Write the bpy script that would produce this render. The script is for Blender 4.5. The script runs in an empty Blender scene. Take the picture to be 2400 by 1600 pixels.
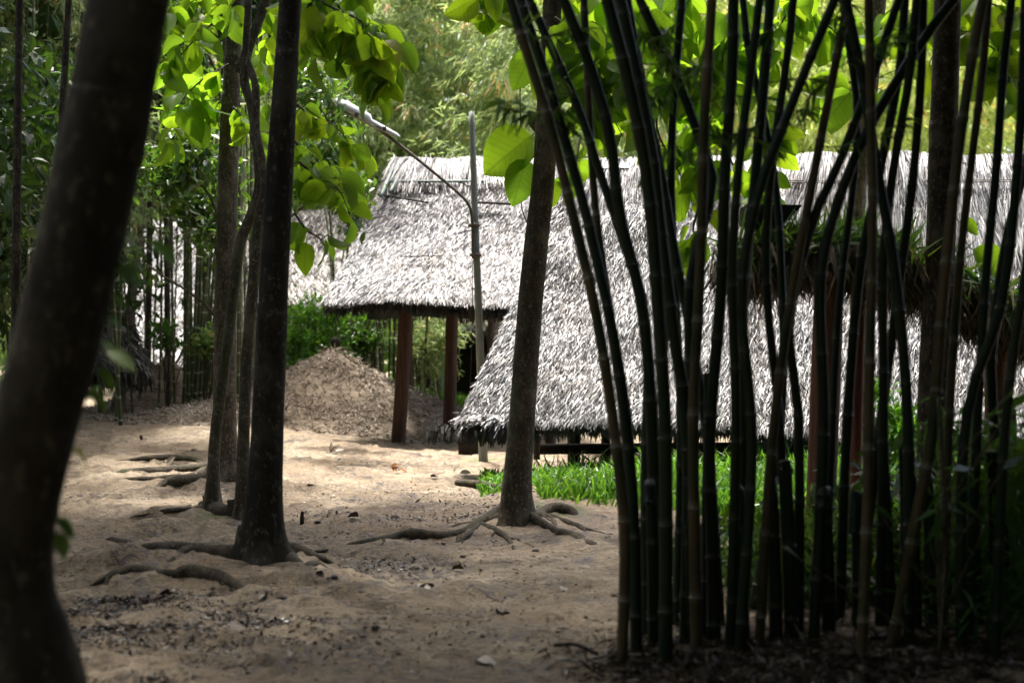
import bpy, math, random
import numpy as np
from mathutils import Vector
rng = np.random.default_rng(7)
random.seed(7)
sc = bpy.context.scene
COL = sc.collection
W, H, F, HY, EYE = 2400., 1600., 3333.3, 816., 1.6
PITCH = math.atan((HY-H/2)/F)

# ------------------------------------------------------------------ basics
def P(px, py, D):
    """point at depth D (metres ahead of the camera) seen at px,py of the photograph"""
    return np.array([(px-W/2)*D/F, D, EYE+(HY-py)*D/F])

def _h(ix, iy, s):
    n = (ix.astype(np.int64)*374761393 + iy.astype(np.int64)*668265263 + s*1442695041) & 0x7fffffff
    n = ((n ^ (n >> 13))*1274126177) & 0x7fffffff
    return ((n ^ (n >> 16)) & 0xffff)/65535.
def vnoise(x, y, s=0):
    x = np.asarray(x, float); y = np.asarray(y, float)
    ix = np.floor(x); iy = np.floor(y); fx = x-ix; fy = y-iy
    fx = fx*fx*(3-2*fx); fy = fy*fy*(3-2*fy)
    a = _h(ix, iy, s); b = _h(ix+1, iy, s); c = _h(ix, iy+1, s); d = _h(ix+1, iy+1, s)
    return (a*(1-fx)+b*fx)*(1-fy)+(c*(1-fx)+d*fx)*fy
def fbm(x, y, o=4, s=0):
    t = 0; a = .5
    for k in range(o):
        t = t+a*(vnoise(x*2**k+k*17.3, y*2**k-k*9.1, s+k)-.5); a *= .5
    return t
def sstep(v, a, b):
    t = np.clip((np.asarray(v, float)-a)/(b-a), 0, 1); return t*t*(3-2*t)
def gauss(x, y, cx, cy, rx, ry):
    return np.exp(-((x-cx)/rx)**2-((y-cy)/ry)**2)

def ground_z(x, y, fine=True):
    x = np.asarray(x, float); y = np.asarray(y, float)
    z = .34*sstep(y, 15, 27)*sstep(-x, .5, 5.)
    z = z+.10*sstep(y, 13, 17)*sstep(x, .6, 2.2)*(1-sstep(y, 24, 30))
    z = z-.05*sstep(y, 19, 23)*(1-sstep(-x, .5, 4.))
    z = z+.16*fbm(x*.45, y*.35, 3, 3)*(1-sstep(y, 60, 80))
    z = z+.17*gauss(x, y, 3.3, 7.6, 2.0, 1.5)+.12*gauss(x, y, 5.3, 8.5, 2., 2.)
    z = z+.09*gauss(x, y, .35, 13.15, .6, .45)+.07*gauss(x, y, -1.95, 10.8, .55, .5)
    z = z+.10*gauss(x, y, -3.3, 16, .8, .7)+.06*gauss(x, y, -2.75, 13.6, .6, .6)
    # eroded gully in front of the left trees, pits in the path
    z = z-.06*gauss(x, y, -2.9, 12.3, 1.1, .35)-.05*gauss(x, y, -3.1, 11.3, 1.2, .22)-.06*gauss(x, y, -2.9, 9.9, 1.1, .3)
    z = z-.07*gauss(x, y, .02, 9.35, .28, .10)-.06*gauss(x, y, -.45, 9.25, .3, .09)-.03*gauss(x, y, -.4, 8.4, .5, .12)
    for hx, hy, hr, hd in ((-3.4, 12.9, .30, .055), (-2.6, 12.0, .28, .05), (-3.2, 10.4, .34, .06), (-2.3, 9.6, .30, .05), (-1.3, 9.1, .22, .045), (-.9, 11.9, .25, .035), (.9, 10.6, .26, .03), (-3.0, 14.2, .35, .05), (-1.0, 8.1, .3, .04), (.7, 8.6, .28, .035)):
        z = z-hd*gauss(x, y, hx, hy, hr*1.6, hr*.38)+hd*.9*gauss(x, y, hx+.1, hy+hr*.9, hr*1.7, hr*.5)
    z = z+.05*gauss(x, y, -1.6, 9.9, .7, .22)+.04*gauss(x, y, -2.2, 9.2, .5, .16)
    if fine:
        k = 1-sstep(y, 20, 32)
        z = z+(.07+.09*sstep(-x, .6, 2.)*(1-sstep(y, 14, 18)))*fbm(x*1.5, y*2.1, 3, 11)*k+.03*fbm(x*4.5, y*5.5, 3, 41)*k
        r = 1-2*np.abs(fbm(x*2.1, y*4.2, 3, 21))/.5
        z = z+.04*np.clip(r-.66, 0, 1)*k*(.6+sstep(-x, .3, 1.6))*2.4
        z = z+.020*fbm(x*8, y*10, 3, 31)*k
    return z
def gz(x, y): return float(ground_z(np.array([x]), np.array([y]))[0])
def hit(px, py):
    """where the line of sight through px,py meets the ground"""
    D = np.linspace(4, 70, 2640)
    x = (px-W/2)*D/F; z = EYE+(HY-py)*D/F
    below = z < ground_z(x, D)
    i = int(np.argmax(below)) if below.any() else len(D)-1
    return np.array([x[i], D[i], float(ground_z(x[i:i+1], D[i:i+1])[0])])

# ------------------------------------------------------------------ mesh collector
class MB:
    def __init__(s): s.v = []; s.f = {3: [], 4: []}; s.uv = {3: [], 4: []}; s.t = []; s.n = 0; s.big = []
    def add(s, V, faces, uv=None, tint=0.):
        V = np.asarray(V, float); n0 = s.n
        s.v.append(V); s.n += len(V)
        s.t.append(np.full(len(V), tint) if np.isscalar(tint) else np.asarray(tint, float))
        for k, Fc in faces.items():
            Fc = np.asarray(Fc, int)
            if len(Fc) == 0: continue
            s.f[k].append(Fc+n0)
            s.uv[k].append((uv if uv is not None else np.zeros((len(V), 2)))[Fc].reshape(-1, 2))
    def build(s, name, mat, parent=None, smooth=True, rel=None):
        V = np.concatenate(s.v) if s.v else np.zeros((0, 3)); T = np.concatenate(s.t)
        if rel is not None: V = V-np.asarray(rel)
        me = bpy.data.meshes.new(name)
        f3 = np.concatenate(s.f[3]) if s.f[3] else np.zeros((0, 3), int)
        f4 = np.concatenate(s.f[4]) if s.f[4] else np.zeros((0, 4), int)
        li = np.concatenate([f3.ravel(), f4.ravel()]).astype(np.int32)
        nf = len(f3)+len(f4)
        me.vertices.add(len(V)); me.vertices.foreach_set('co', V.astype(np.float32).ravel())
        me.loops.add(len(li)); me.loops.foreach_set('vertex_index', li)
        me.polygons.add(nf)
        st = np.concatenate([np.arange(len(f3))*3, len(f3)*3+np.arange(len(f4))*4]).astype(np.int32)
        me.polygons.foreach_set('loop_start', st)
        me.polygons.foreach_set('use_smooth', np.full(nf, smooth))
        uvs = np.concatenate([a for k in (3, 4) for a in s.uv[k]]) if nf else np.zeros((0, 2))
        ul = me.uv_layers.new(name='UVMap'); ul.data.foreach_set('uv', uvs.astype(np.float32).ravel())
        at = me.attributes.new('tint', 'FLOAT', 'POINT'); at.data.foreach_set('value', T.astype(np.float32))
        me.update(); me.validate()
        if mat: me.materials.append(mat)
        o = bpy.data.objects.new(name, me); COL.objects.link(o)
        if parent is not None:
            o.parent = parent
        return o

def tag(o, label=None, cat=None, group=None, kind=None):
    if label: o['label'] = label
    if cat: o['category'] = cat
    if group: o['group'] = group
    if kind: o['kind'] = kind
    return o
def empty(name, loc, label, cat, group=None):
    o = bpy.data.objects.new(name, None); COL.objects.link(o); o.location = [float(c) for c in loc]
    o.empty_display_size = .2
    return tag(o, label, cat, group)

def cr(pts, n=8):
    """smooth curve through points (any dimension)"""
    p = np.asarray(pts, float)
    if len(p) < 3:
        t = np.linspace(0, 1, n+1)[:, None]; return p[0]*(1-t)+p[-1]*t
    q = np.vstack([2*p[0]-p[1], p, 2*p[-1]-p[-2]]); out = []
    for i in range(1, len(q)-2):
        t = np.linspace(0, 1, n, endpoint=False)[:, None]
        out.append(.5*((2*q[i])+(-q[i-1]+q[i+1])*t+(2*q[i-1]-5*q[i]+4*q[i+1]-q[i+2])*t**2+(-q[i-1]+3*q[i]-3*q[i+1]+q[i+2])*t**3))
    out.append(p[-1:]); return np.vstack(out)

def tube(mb, pts, rad, seg=10, cap=True, lump=0., lobes=None, tint=None, seed=0, flat=1.):
    pts = np.asarray(pts, float); n = len(pts)
    rad = np.full(n, rad) if np.isscalar(rad) else np.asarray(rad, float)
    T = np.gradient(pts, axis=0); T /= np.linalg.norm(T, axis=1)[:, None]+1e-9
    a = np.array([0, 1., 0]) if abs(T[0][1]) < .8 else np.array([1., 0, 0])
    U = np.zeros((n, 3)); u = np.cross(a, T[0]); u /= np.linalg.norm(u)
    for i in range(n):
        u = u-T[i]*np.dot(u, T[i]); u /= np.linalg.norm(u)+1e-9; U[i] = u
    B = np.cross(T, U)
    th = np.linspace(0, 2*math.pi, seg, endpoint=False)
    L = np.concatenate([[0], np.cumsum(np.linalg.norm(np.diff(pts, axis=0), axis=1))])
    R = np.repeat(rad[:, None], seg, 1)
    if lump:
        R = R*(1+lump*2*fbm(np.cos(th)[None]*1.6+L[:, None]*1.1+seed*7, np.sin(th)[None]*1.6+L[:, None]*.7+seed*3, 3, seed))
    if lobes is not None:
        k, amp = lobes
        R = R*(1+amp[:, None]*np.cos(k*th[None]+seed))
    V = pts[:, None]+U[:, None]*(np.cos(th)[None, :, None]*R[..., None])+B[:, None]*(np.sin(th)[None, :, None]*R[..., None])*flat
    V = V.reshape(-1, 3)
    i = np.arange(n-1)[:, None]*seg; j = np.arange(seg)[None]; jn = (j+1) % seg
    Fq = np.stack([i+j, i+jn, i+seg+jn, i+seg+j], -1).reshape(-1, 4)
    uv = np.stack([np.tile(th/(2*math.pi), n), np.repeat(L, seg)], -1)
    tt = np.repeat(tint, seg) if tint is not None else 0.
    fs = {4: Fq}
    if cap:
        c0 = np.vstack([V, pts[:1]-T[:1]*rad[0]*.15, pts[-1:]+T[-1:]*rad[-1]*.25]); m = n*seg
        t0 = np.stack([np.full(seg, m), (np.arange(seg)+1) % seg, np.arange(seg)], -1)
        t1 = np.stack([np.full(seg, m+1), (n-1)*seg+np.arange(seg), (n-1)*seg+(np.arange(seg)+1) % seg], -1)
        V = c0; fs[3] = np.vstack([t0, t1]); uv = np.vstack([uv, [[0, 0], [0, L[-1]]]])
        if tint is not None: tt = np.concatenate([tt, [tint[0], tint[-1]]])
    mb.add(V, fs, uv, tt)

def box(mb, c, s, rot=0., bev=.0, tilt=0.):
    """box with chamfered vertical edges"""
    c = np.asarray(c, float); x, y, z = [v/2 for v in s]; b = bev or min(x, y)*.15
    ring = np.array([[-x+b, -y], [x-b, -y], [x, -y+b], [x, y-b], [x-b, y], [-x+b, y], [-x, y-b], [-x, -y+b]])
    ca, sa = math.cos(rot), math.sin(rot)
    V = []
    for zz, k in ((-z, .97), (-z+b*.5, 1), (z-b*.5, 1), (z, .97)):
        for p in ring: V.append([p[0]*k, p[1]*k, zz])
    V = np.array(V); ct, st = math.cos(tilt), math.sin(tilt)
    V = np.stack([V[:, 0]*ct+V[:, 2]*st, V[:, 1], -V[:, 0]*st+V[:, 2]*ct], -1)
    V = np.stack([V[:, 0]*ca-V[:, 1]*sa, V[:, 0]*sa+V[:, 1]*ca, V[:, 2]], -1)+c
    q = []
    for r in range(3):
        for k in range(8): q.append([r*8+k, r*8+(k+1) % 8, r*8+8+(k+1) % 8, r*8+8+k])
    V = np.vstack([V, [c-[0, 0, z*.98*ct], c+[0, 0, z*.98*ct]]])
    t = [[32, (k+1) % 8, k] for k in range(8)]+[[33, 24+k, 24+(k+1) % 8] for k in range(8)]
    mb.add(V, {4: q, 3: t})

# leaf templates: verts (x across, y along, z up), faces, uv
def leaf_tpl(ts, hw, fold=.1, droop=.2, wave=0., sharp=False):
    V = []; uv = []; q = []; t3 = []
    n = len(ts)
    for t, w in zip(ts, hw):
        for sx in (-1, 0, 1):
            V.append([sx*w, t, abs(sx)*fold*w*2-droop*t*t+wave*math.sin(t*9+sx*1.3)*abs(sx)]); uv.append([.5+sx*.5*(w/max(hw)), t])
    for i in range(n-1):
        for c in (0, 1):
            a = i*3+c; q.append([a, a+1, a+4, a+3])
    return np.array(V), {4: np.array(q)}, np.array(uv)
BROAD = leaf_tpl([0, .08, .25, .45, .65, .82, .94, 1], [.02, .20, .33, .365, .33, .23, .10, .01], .34, .30, .03)
BROAD_B = leaf_tpl([0, .08, .25, .45, .65, .82, .94, 1], [.02, .24, .37, .36, .28, .17, .07, .01], .05, .5, .045)
BROAD_C = leaf_tpl([0, .08, .25, .45, .65, .82, .94, 1], [.02, .16, .28, .33, .31, .24, .12, .01], .55, .12, .03)
BROADL = leaf_tpl([0, .15, .4, .65, .88, 1], [.04, .27, .36, .34, .2, .02], .18, .25, .015)
ELL = leaf_tpl([0, .3, .65, 1], [.01, .2, .19, .01], .2, .18)
LAN = (np.array([[0, 0, 0], [-.065, .35, .015], [0, 1, -.12], [.065, .35, .015]]), {4: np.array([[0, 3, 2, 1]])}, np.array([[.5, 0], [0, .35], [.5, 1], [1, .35]]))
QUAD = (np.array([[0, 0, 0], [-.33, .5, .06], [0, 1, -.1], [.33, .5, .06]]), {4: np.array([[0, 3, 2, 1]])}, np.array([[.5, 0], [0, .5], [.5, 1], [1, .5]]))
LAN2 = (LAN[0]*[3.2, 1, 1], LAN[1], LAN[2])
BLADE = (np.array([[-.5, 0, 0], [.5, 0, 0], [.45, .5, .04], [-.45, .5, .04], [.12, 1, .0], [-.12, 1, .0]]), {4: np.array([[0, 1, 2, 3], [3, 2, 4, 5]])},
         np.array([[0, 0], [1, 0], [1, .5], [0, .5], [1, 1], [0, 1]]))
GRASS = (np.array([[-.5, 0, 0], [.5, 0, 0], [.55, .4, .06], [-.55, .4, .06], [.4, .75, -.04], [-.4, .75, -.04], [0, 1, -.3]]),
         {4: np.array([[0, 1, 2, 3], [3, 2, 4, 5]]), 3: np.array([[5, 4, 6]])}, np.array([[0, 0], [1, 0], [1, .4], [0, .4], [1, .75], [0, .75], [.5, 1]]))

def scatter(mb, tpl, pos, d, nrm, length, width=None, tint=None):
    """place leaf templates: base at pos, along d, face normal nrm"""
    V, fs, uv = tpl; n = len(pos); k = len(V)
    d = d/(np.linalg.norm(d, axis=1)[:, None]+1e-9)
    x = np.cross(d, nrm); x /= np.linalg.norm(x, axis=1)[:, None]+1e-9
    z = np.cross(x, d)
    length = np.broadcast_to(length, (n,)); width = length if width is None else np.broadcast_to(width, (n,))
    out = pos[:, None]+x[:, None]*(V[None, :, 0:1]*width[:, None, None])+d[:, None]*(V[None, :, 1:2]*length[:, None, None])+z[:, None]*(V[None, :, 2:3]*length[:, None, None])
    off = (np.arange(n)*k)[:, None, None]
    faces = {m: (f[None]+off).reshape(-1, m) for m, f in fs.items()}
    tt = rng.random(n) if tint is None else np.broadcast_to(tint, (n,))
    mb.add(out.reshape(-1, 3), faces, np.tile(uv, (n, 1)), np.repeat(tt, k))
def rdir(n, mean=(0, 0, 0), spread=1.):
    v = rng.normal(size=(n, 3)); v /= np.linalg.norm(v, axis=1)[:, None]
    return v*spread+np.asarray(mean)

# ------------------------------------------------------------------ materials
def mat(name):
    m = bpy.data.materials.new(name); m.use_nodes = True; nt = m.node_tree; nt.nodes.clear()
    out = nt.nodes.new('ShaderNodeOutputMaterial'); return m, nt, out
def N(nt, t, **kw):
    n = nt.nodes.new('ShaderNode'+t)
    for k, v in kw.items():
        if k in n.inputs: n.inputs[k].default_value = v
        else: setattr(n, k, v)
    return n
def ramp(nt, src, stops):
    r = nt.nodes.new('ShaderNodeValToRGB'); el = r.color_ramp.elements
    while len(el) < len(stops): el.new(.5)
    for e, (p, c) in zip(el, stops): e.position = p; e.color = (*c, 1)
    nt.links.new(src, r.inputs[0]); return r.outputs[0]
def mixc(nt, a, b, fac, mode='MIX'):
    m = nt.nodes.new('ShaderNodeMix'); m.data_type = 'RGBA'; m.blend_type = mode
    for s, v in ((m.inputs[0], fac), (m.inputs[6], a), (m.inputs[7], b)):
        if hasattr(v, 'links'): nt.links.new(v, s)
        elif isinstance(v, tuple): s.default_value = (*v, 1)
        else: s.default_value = v
    return m.outputs[2]
def noise(nt, scale, detail=4, rough=.55, vec=None, dist=0.):
    n = N(nt, 'TexNoise', Scale=scale, Detail=detail, Roughness=rough, Distortion=dist)
    if vec is not None: nt.links.new(vec, n.inputs['Vector'])
    return n.outputs['Fac']
def coord(nt, kind='Object', scale=None):
    t = nt.nodes.new('ShaderNodeTexCoord')
    if scale is None: return t.outputs[kind]
    m = nt.nodes.new('ShaderNodeMapping'); m.inputs['Scale'].default_value = scale
    nt.links.new(t.outputs[kind], m.inputs[0]); return m.outputs[0]
def bump(nt, h, strength, dist, prev=None):
    b = N(nt, 'Bump', Strength=strength, Distance=dist); nt.links.new(h, b.inputs['Height'])
    if prev is not None: nt.links.new(prev, b.inputs['Normal'])
    return b.outputs[0]
def attr(nt, name='tint'):
    a = nt.nodes.new('ShaderNodeAttribute'); a.attribute_name = name; return a.outputs['Fac']
def principled(nt, out, col, rough=.6, spec=.5, nrm=None, metal=0.):
    p = N(nt, 'BsdfPrincipled', Roughness=rough if not hasattr(rough, 'links') else .5, Metallic=metal)
    p.inputs['Specular IOR Level'].default_value = spec
    if hasattr(rough, 'links'): nt.links.new(rough, p.inputs['Roughness'])
    if hasattr(col, 'links'): nt.links.new(col, p.inputs['Base Color'])
    else: p.inputs['Base Color'].default_value = (*col, 1)
    if nrm is not None: nt.links.new(nrm, p.inputs['Normal'])
    if out is not None: nt.links.new(p.outputs[0], out.inputs[0])
    return p.outputs[0]

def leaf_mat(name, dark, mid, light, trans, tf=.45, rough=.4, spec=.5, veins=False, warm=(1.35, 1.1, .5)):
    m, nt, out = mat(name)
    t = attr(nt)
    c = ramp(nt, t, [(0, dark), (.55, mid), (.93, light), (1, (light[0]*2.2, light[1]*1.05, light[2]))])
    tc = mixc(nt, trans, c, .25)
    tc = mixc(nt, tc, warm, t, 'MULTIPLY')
    n = None
    if veins:
        uv = coord(nt, 'UV'); sp = N(nt, 'SeparateXYZ'); nt.links.new(uv, sp.inputs[0])
        a = N(nt, 'Math', operation='SUBTRACT'); nt.links.new(sp.outputs[0], a.inputs[0]); a.inputs[1].default_value = .5
        b = N(nt, 'Math', operation='ABSOLUTE'); nt.links.new(a.outputs[0], b.inputs[0])
        mr = N(nt, 'Math', operation='LESS_THAN'); nt.links.new(b.outputs[0], mr.inputs[0]); mr.inputs[1].default_value = .018
        s1 = N(nt, 'Math', operation='MULTIPLY_ADD'); nt.links.new(b.outputs[0], s1.inputs[0]); s1.inputs[1].default_value = -.55; nt.links.new(sp.outputs[1], s1.inputs[2])
        s2 = N(nt, 'Math', operation='MULTIPLY'); nt.links.new(s1.outputs[0], s2.inputs[0]); s2.inputs[1].default_value = 9.
        s3 = N(nt, 'Math', operation='FRACT'); nt.links.new(s2.outputs[0], s3.inputs[0])
        s4 = N(nt, 'Math', operation='LESS_THAN'); nt.links.new(s3.outputs[0], s4.inputs[0]); s4.inputs[1].default_value = .1
        mx = N(nt, 'Math', operation='MAXIMUM'); nt.links.new(mr.outputs[0], mx.inputs[0]); nt.links.new(s4.outputs[0], mx.inputs[1])
        ve = N(nt, 'Math', operation='MULTIPLY'); nt.links.new(mx.outputs[0], ve.inputs[0]); ve.inputs[1].default_value = .4
        tc = mixc(nt, tc, (.10, .16, .02), ve.outputs[0])
        bl = noise(nt, 14, 3, .6, coord(nt, 'Object'))
        tc = mixc(nt, tc, mixc(nt, tc, (.75, .85, .6), 1., 'MULTIPLY'), bl)
        br = ramp(nt, noise(nt, 9, 5, .7, coord(nt, 'Object')), [(.66, (0, 0, 0)), (.72, (1, 1, 1))]); tc = mixc(nt, tc, (.16, .10, .02), br); c = mixc(nt, c, (.10, .06, .025), br)
        n = bump(nt, mx.outputs[0], .3, .01)
    p = principled(nt, None, c, rough, spec, n)
    tr = N(nt, 'BsdfTranslucent'); nt.links.new(tc, tr.inputs[0])
    mx = N(nt, 'MixShader', Fac=tf); nt.links.new(p, mx.inputs[1]); nt.links.new(tr.outputs[0], mx.inputs[2])
    nt.links.new(mx.outputs[0], out.inputs[0]); return m

M = {}
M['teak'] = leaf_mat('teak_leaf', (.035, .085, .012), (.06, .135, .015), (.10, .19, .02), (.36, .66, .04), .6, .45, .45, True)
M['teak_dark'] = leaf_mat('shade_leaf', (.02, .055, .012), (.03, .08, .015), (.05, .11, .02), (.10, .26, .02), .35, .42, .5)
M['gloss'] = leaf_mat('glossy_leaf', (.025, .06, .02), (.04, .09, .025), (.07, .13, .03), (.16, .36, .03), .3, .3, .7)
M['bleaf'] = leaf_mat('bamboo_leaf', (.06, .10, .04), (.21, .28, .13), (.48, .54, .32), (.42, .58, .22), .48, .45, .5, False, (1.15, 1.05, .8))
M['bleaf_sun'] = leaf_mat('sunlit_bamboo_leaf', (.12, .18, .04), (.30, .38, .12), (.58, .62, .30), (.58, .74, .22), .5, .45, .5, False, (1.15, 1.05, .7))  # brighter, yellower copy of the bamboo leaf, sunlight put into its colour
M['wood_leaf'] = leaf_mat('far_leaf', (.05, .10, .03), (.11, .18, .05), (.22, .30, .11), (.40, .60, .16), .5, .5, .4, False, (1.1, 1.05, .7))
M['shade'] = leaf_mat('shaded_undergrowth_leaf', (.012, .03, .010), (.022, .055, .014), (.04, .08, .02), (.07, .17, .02), .25, .45, .4)  # leaf colour darkened to carry the shade of the wood
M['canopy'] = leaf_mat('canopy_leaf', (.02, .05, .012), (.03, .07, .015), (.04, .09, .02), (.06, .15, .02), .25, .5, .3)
M['grass'] = leaf_mat('grass_blade', (.035, .10, .015), (.06, .16, .02), (.09, .21, .03), (.17, .46, .03), .4, .35, .5)
M['fern'] = leaf_mat('fern_leaf', (.02, .06, .02), (.05, .12, .03), (.13, .19, .05), (.16, .36, .05), .35, .45, .4)

def bark(name, c1, c2, c3, sc_=1., moss=.0):
    m, nt, out = mat(name)
    v = coord(nt, 'Object', (1, 1, .28))
    a = noise(nt, 22*sc_, 5, .65, v); b = noise(nt, 5*sc_, 4, .6, coord(nt))
    c = ramp(nt, a, [(.3, c1), (.6, c2), (.8, c3)])
    c = mixc(nt, c, mixc(nt, c, c3, .7), ramp(nt, b, [(.5, (0, 0, 0)), (.62, (1, 1, 1))]))
    lk = noise(nt, 48*sc_, 5, .7, coord(nt, 'Object', (1, 1, .6)), .3); c = mixc(nt, c, (min(.5, c3[0]*1.9), min(.5, c3[1]*2), min(.5, c3[2]*1.9)), ramp(nt, lk, [(.56, (0, 0, 0)), (.64, (.75, .75, .75))]))
    if moss: c = mixc(nt, c, (.035, .06, .015), ramp(nt, noise(nt, 3, 4, .6), [(.5, (0, 0, 0)), (.7, (moss,)*3)]))
    wv = N(nt, 'TexVoronoi', Scale=28*sc_); nt.links.new(coord(nt, 'Object', (1, 1, .22)), wv.inputs['Vector'])
    n = bump(nt, a, .5, .02); n = bump(nt, wv.outputs['Distance'], .35, .012, n)
    principled(nt, out, c, .85, .25, n); return m
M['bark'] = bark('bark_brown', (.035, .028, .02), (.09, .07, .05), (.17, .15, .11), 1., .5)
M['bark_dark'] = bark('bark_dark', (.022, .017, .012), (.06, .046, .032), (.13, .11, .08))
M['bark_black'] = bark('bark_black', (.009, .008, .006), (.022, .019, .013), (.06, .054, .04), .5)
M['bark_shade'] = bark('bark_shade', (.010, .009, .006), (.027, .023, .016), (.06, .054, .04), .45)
M['bark_pale'] = bark('bark_pale', (.07, .06, .045), (.15, .12, .09), (.26, .23, .18))
M['root'] = bark('root_bark', (.02, .016, .011), (.05, .04, .028), (.09, .075, .05), 1.6, .4)
M['twig'] = bark('twig_bark', (.04, .035, .025), (.08, .07, .045), (.12, .10, .07), 2)

def bamboo_mat(name, green, pale, ring):
    m, nt, out = mat(name)
    t = attr(nt)                                      # 0..1 along each internode
    v = coord(nt, 'Object', (1, 1, .08))
    a = noise(nt, 60, 4, .6, v); b = noise(nt, 2.2, 3, .5, coord(nt))
    c = mixc(nt, green, pale, ramp(nt, b, [(.42, (0, 0, 0)), (.62, (1, 1, 1))]))
    c = mixc(nt, c, (.02, .018, .012), ramp(nt, a, [(.55, (0, 0, 0)), (.75, (.6, .6, .6))]))
    c = mixc(nt, c, ring, ramp(nt, t, [(0, (.9, .9, .9)), (.06, (.75, .75, .75)), (.10, (0, 0, 0)), (.9, (0, 0, 0)), (.97, (.35, .35, .35)), (1, (.0, .0, .0))]))
    principled(nt, out, c, .5, .25, bump(nt, a, .2, .003)); return m
M['bamboo'] = bamboo_mat('bamboo_green', (.010, .025, .011), (.022, .032, .014), (.05, .052, .034))
M['bamboo_tan'] = bamboo_mat('bamboo_tan', (.11, .08, .04), (.025, .04, .016), (.17, .15, .10))
M['bamboo_pale'] = bamboo_mat('bamboo_pale', (.22, .24, .13), (.33, .33, .22), (.5, .48, .38))
M['bamboo_mid'] = bamboo_mat('bamboo_mid', (.06, .08, .03), (.11, .12, .05), (.25, .24, .17))

def thatch_mat(name, c0, c1, c2, rough=.42):
    m, nt, out = mat(name); t = attr(nt)
    c = ramp(nt, t, [(0, c0), (.3, c1), (.85, c2), (1, tuple(min(1, k*1.15) for k in c2))])
    b = noise(nt, 1.3, 5, .65, coord(nt, 'Object', (1, 1, 1)), .6)
    c = mixc(nt, c, mixc(nt, c, (.50, .43, .36), 1., 'MULTIPLY'), ramp(nt, b, [(.46, (0, 0, 0)), (.66, (1, 1, 1))]))
    principled(nt, out, c, rough, .5); return m
M['thatch'] = thatch_mat('palm_thatch', (.015, .014, .013), (.09, .09, .09), (.33, .34, .36), .42)  # dark end paints shaded gaps, bluish light end paints sky highlights
M['thatch_old'] = thatch_mat('old_palm_thatch', (.03, .025, .02), (.13, .12, .105), (.32, .30, .28), .5)
M['thatch_dark'] = thatch_mat('dry_palm_fringe', (.04, .03, .022), (.13, .10, .07), (.34, .28, .18), .7)
m, nt, out = mat('under_thatch'); principled(nt, out, ramp(nt, noise(nt, 12, 4), [(.3, (.035, .03, .025)), (.7, (.10, .085, .07))]), .9, .2); M['under'] = m
m, nt, out = mat('brown_post')
v = coord(nt, 'Object', (1, 1, .1)); a = noise(nt, 30, 4, .6, v)
principled(nt, out, ramp(nt, a, [(.3, (.035, .017, .010)), (.6, (.085, .042, .024)), (.8, (.14, .08, .048))]), .7, .3, bump(nt, a, .3, .01)); M['post'] = m
m, nt, out = mat('dark_timber')
a = noise(nt, 25, 4, .6, coord(nt, 'Object', (.2, 1, 1))); principled(nt, out, ramp(nt, a, [(.3, (.012, .010, .008)), (.7, (.04, .032, .025))]), .8, .2, bump(nt, a, .3, .01)); M['timber'] = m
m, nt, out = mat('split_bamboo')
a = noise(nt, 20, 3, .6, coord(nt, 'Object', (.1, 1, 1))); principled(nt, out, ramp(nt, a, [(.3, (.10, .15, .13)), (.7, (.22, .27, .24))]), .5, .4); M['batten'] = m
m, nt, out = mat('galvanised_pole')
a = noise(nt, 14, 4, .6, coord(nt, 'Object', (1, 1, .3))); principled(nt, out, ramp(nt, a, [(.3, (.16, .18, .16)), (.7, (.28, .30, .27))]), .5, .5); M['pole'] = m
m, nt, out = mat('lamp_metal'); a = noise(nt, 9, 3); principled(nt, out, ramp(nt, a, [(.3, (.42, .43, .45)), (.7, (.58, .59, .61))]), .35, .5); M['lamp'] = m
m, nt, out = mat('lamp_glass'); principled(nt, out, (.35, .33, .28), .25, .5); M['glass'] = m
m, nt, out = mat('rusty_arm'); a = noise(nt, 18, 4); principled(nt, out, ramp(nt, a, [(.35, (.05, .045, .04)), (.7, (.16, .13, .10))]), .6, .4); M['rust'] = m
m, nt, out = mat('concrete'); a = noise(nt, 12, 4); principled(nt, out, ramp(nt, a, [(.3, (.28, .29, .30)), (.7, (.42, .43, .44))]), .85, .2); M['concrete'] = m
m, nt, out = mat('clod'); a = noise(nt, 30, 4); principled(nt, out, ramp(nt, a, [(.3, (.03, .022, .016)), (.7, (.11, .085, .06))]), .55, .5, bump(nt, a, .6, .02)); M['clod'] = m
m, nt, out = mat('dry_leaf'); t = attr(nt)
principled(nt, out, ramp(nt, t, [(0, (.035, .022, .014)), (.5, (.12, .08, .05)), (.85, (.20, .155, .105)), (1, (.30, .26, .21))]), .45, .5); M['dry'] = m
m, nt, out = mat('wet_litter'); t = attr(nt)
principled(nt, out, ramp(nt, t, [(0, (.014, .009, .006)), (.6, (.05, .033, .02)), (.9, (.11, .075, .045)), (.96, (.20, .15, .10)), (1, (.40, .36, .31))]), .35, .6); M['litter'] = m
m, nt, out = mat('orange_leaf'); a = noise(nt, 6, 3); principled(nt, out, ramp(nt, a, [(.45, (.06, .02, .012)), (.6, (.5, .20, .03))]), .5, .4); M['orange'] = m
m, nt, out = mat('mound_litter_base'); a = noise(nt, 8, 5, .7); principled(nt, out, ramp(nt, a, [(.3, (.11, .085, .06)), (.7, (.32, .26, .19))]), .9, .2, bump(nt, a, .6, .05)); M['moundbase'] = m
m, nt, out = mat('mound_dry_leaves'); t = attr(nt)
principled(nt, out, ramp(nt, t, [(0, (.10, .075, .05)), (.5, (.28, .225, .165)), (1, (.52, .46, .38))]), .6, .35); M['drybamboo'] = m

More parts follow.
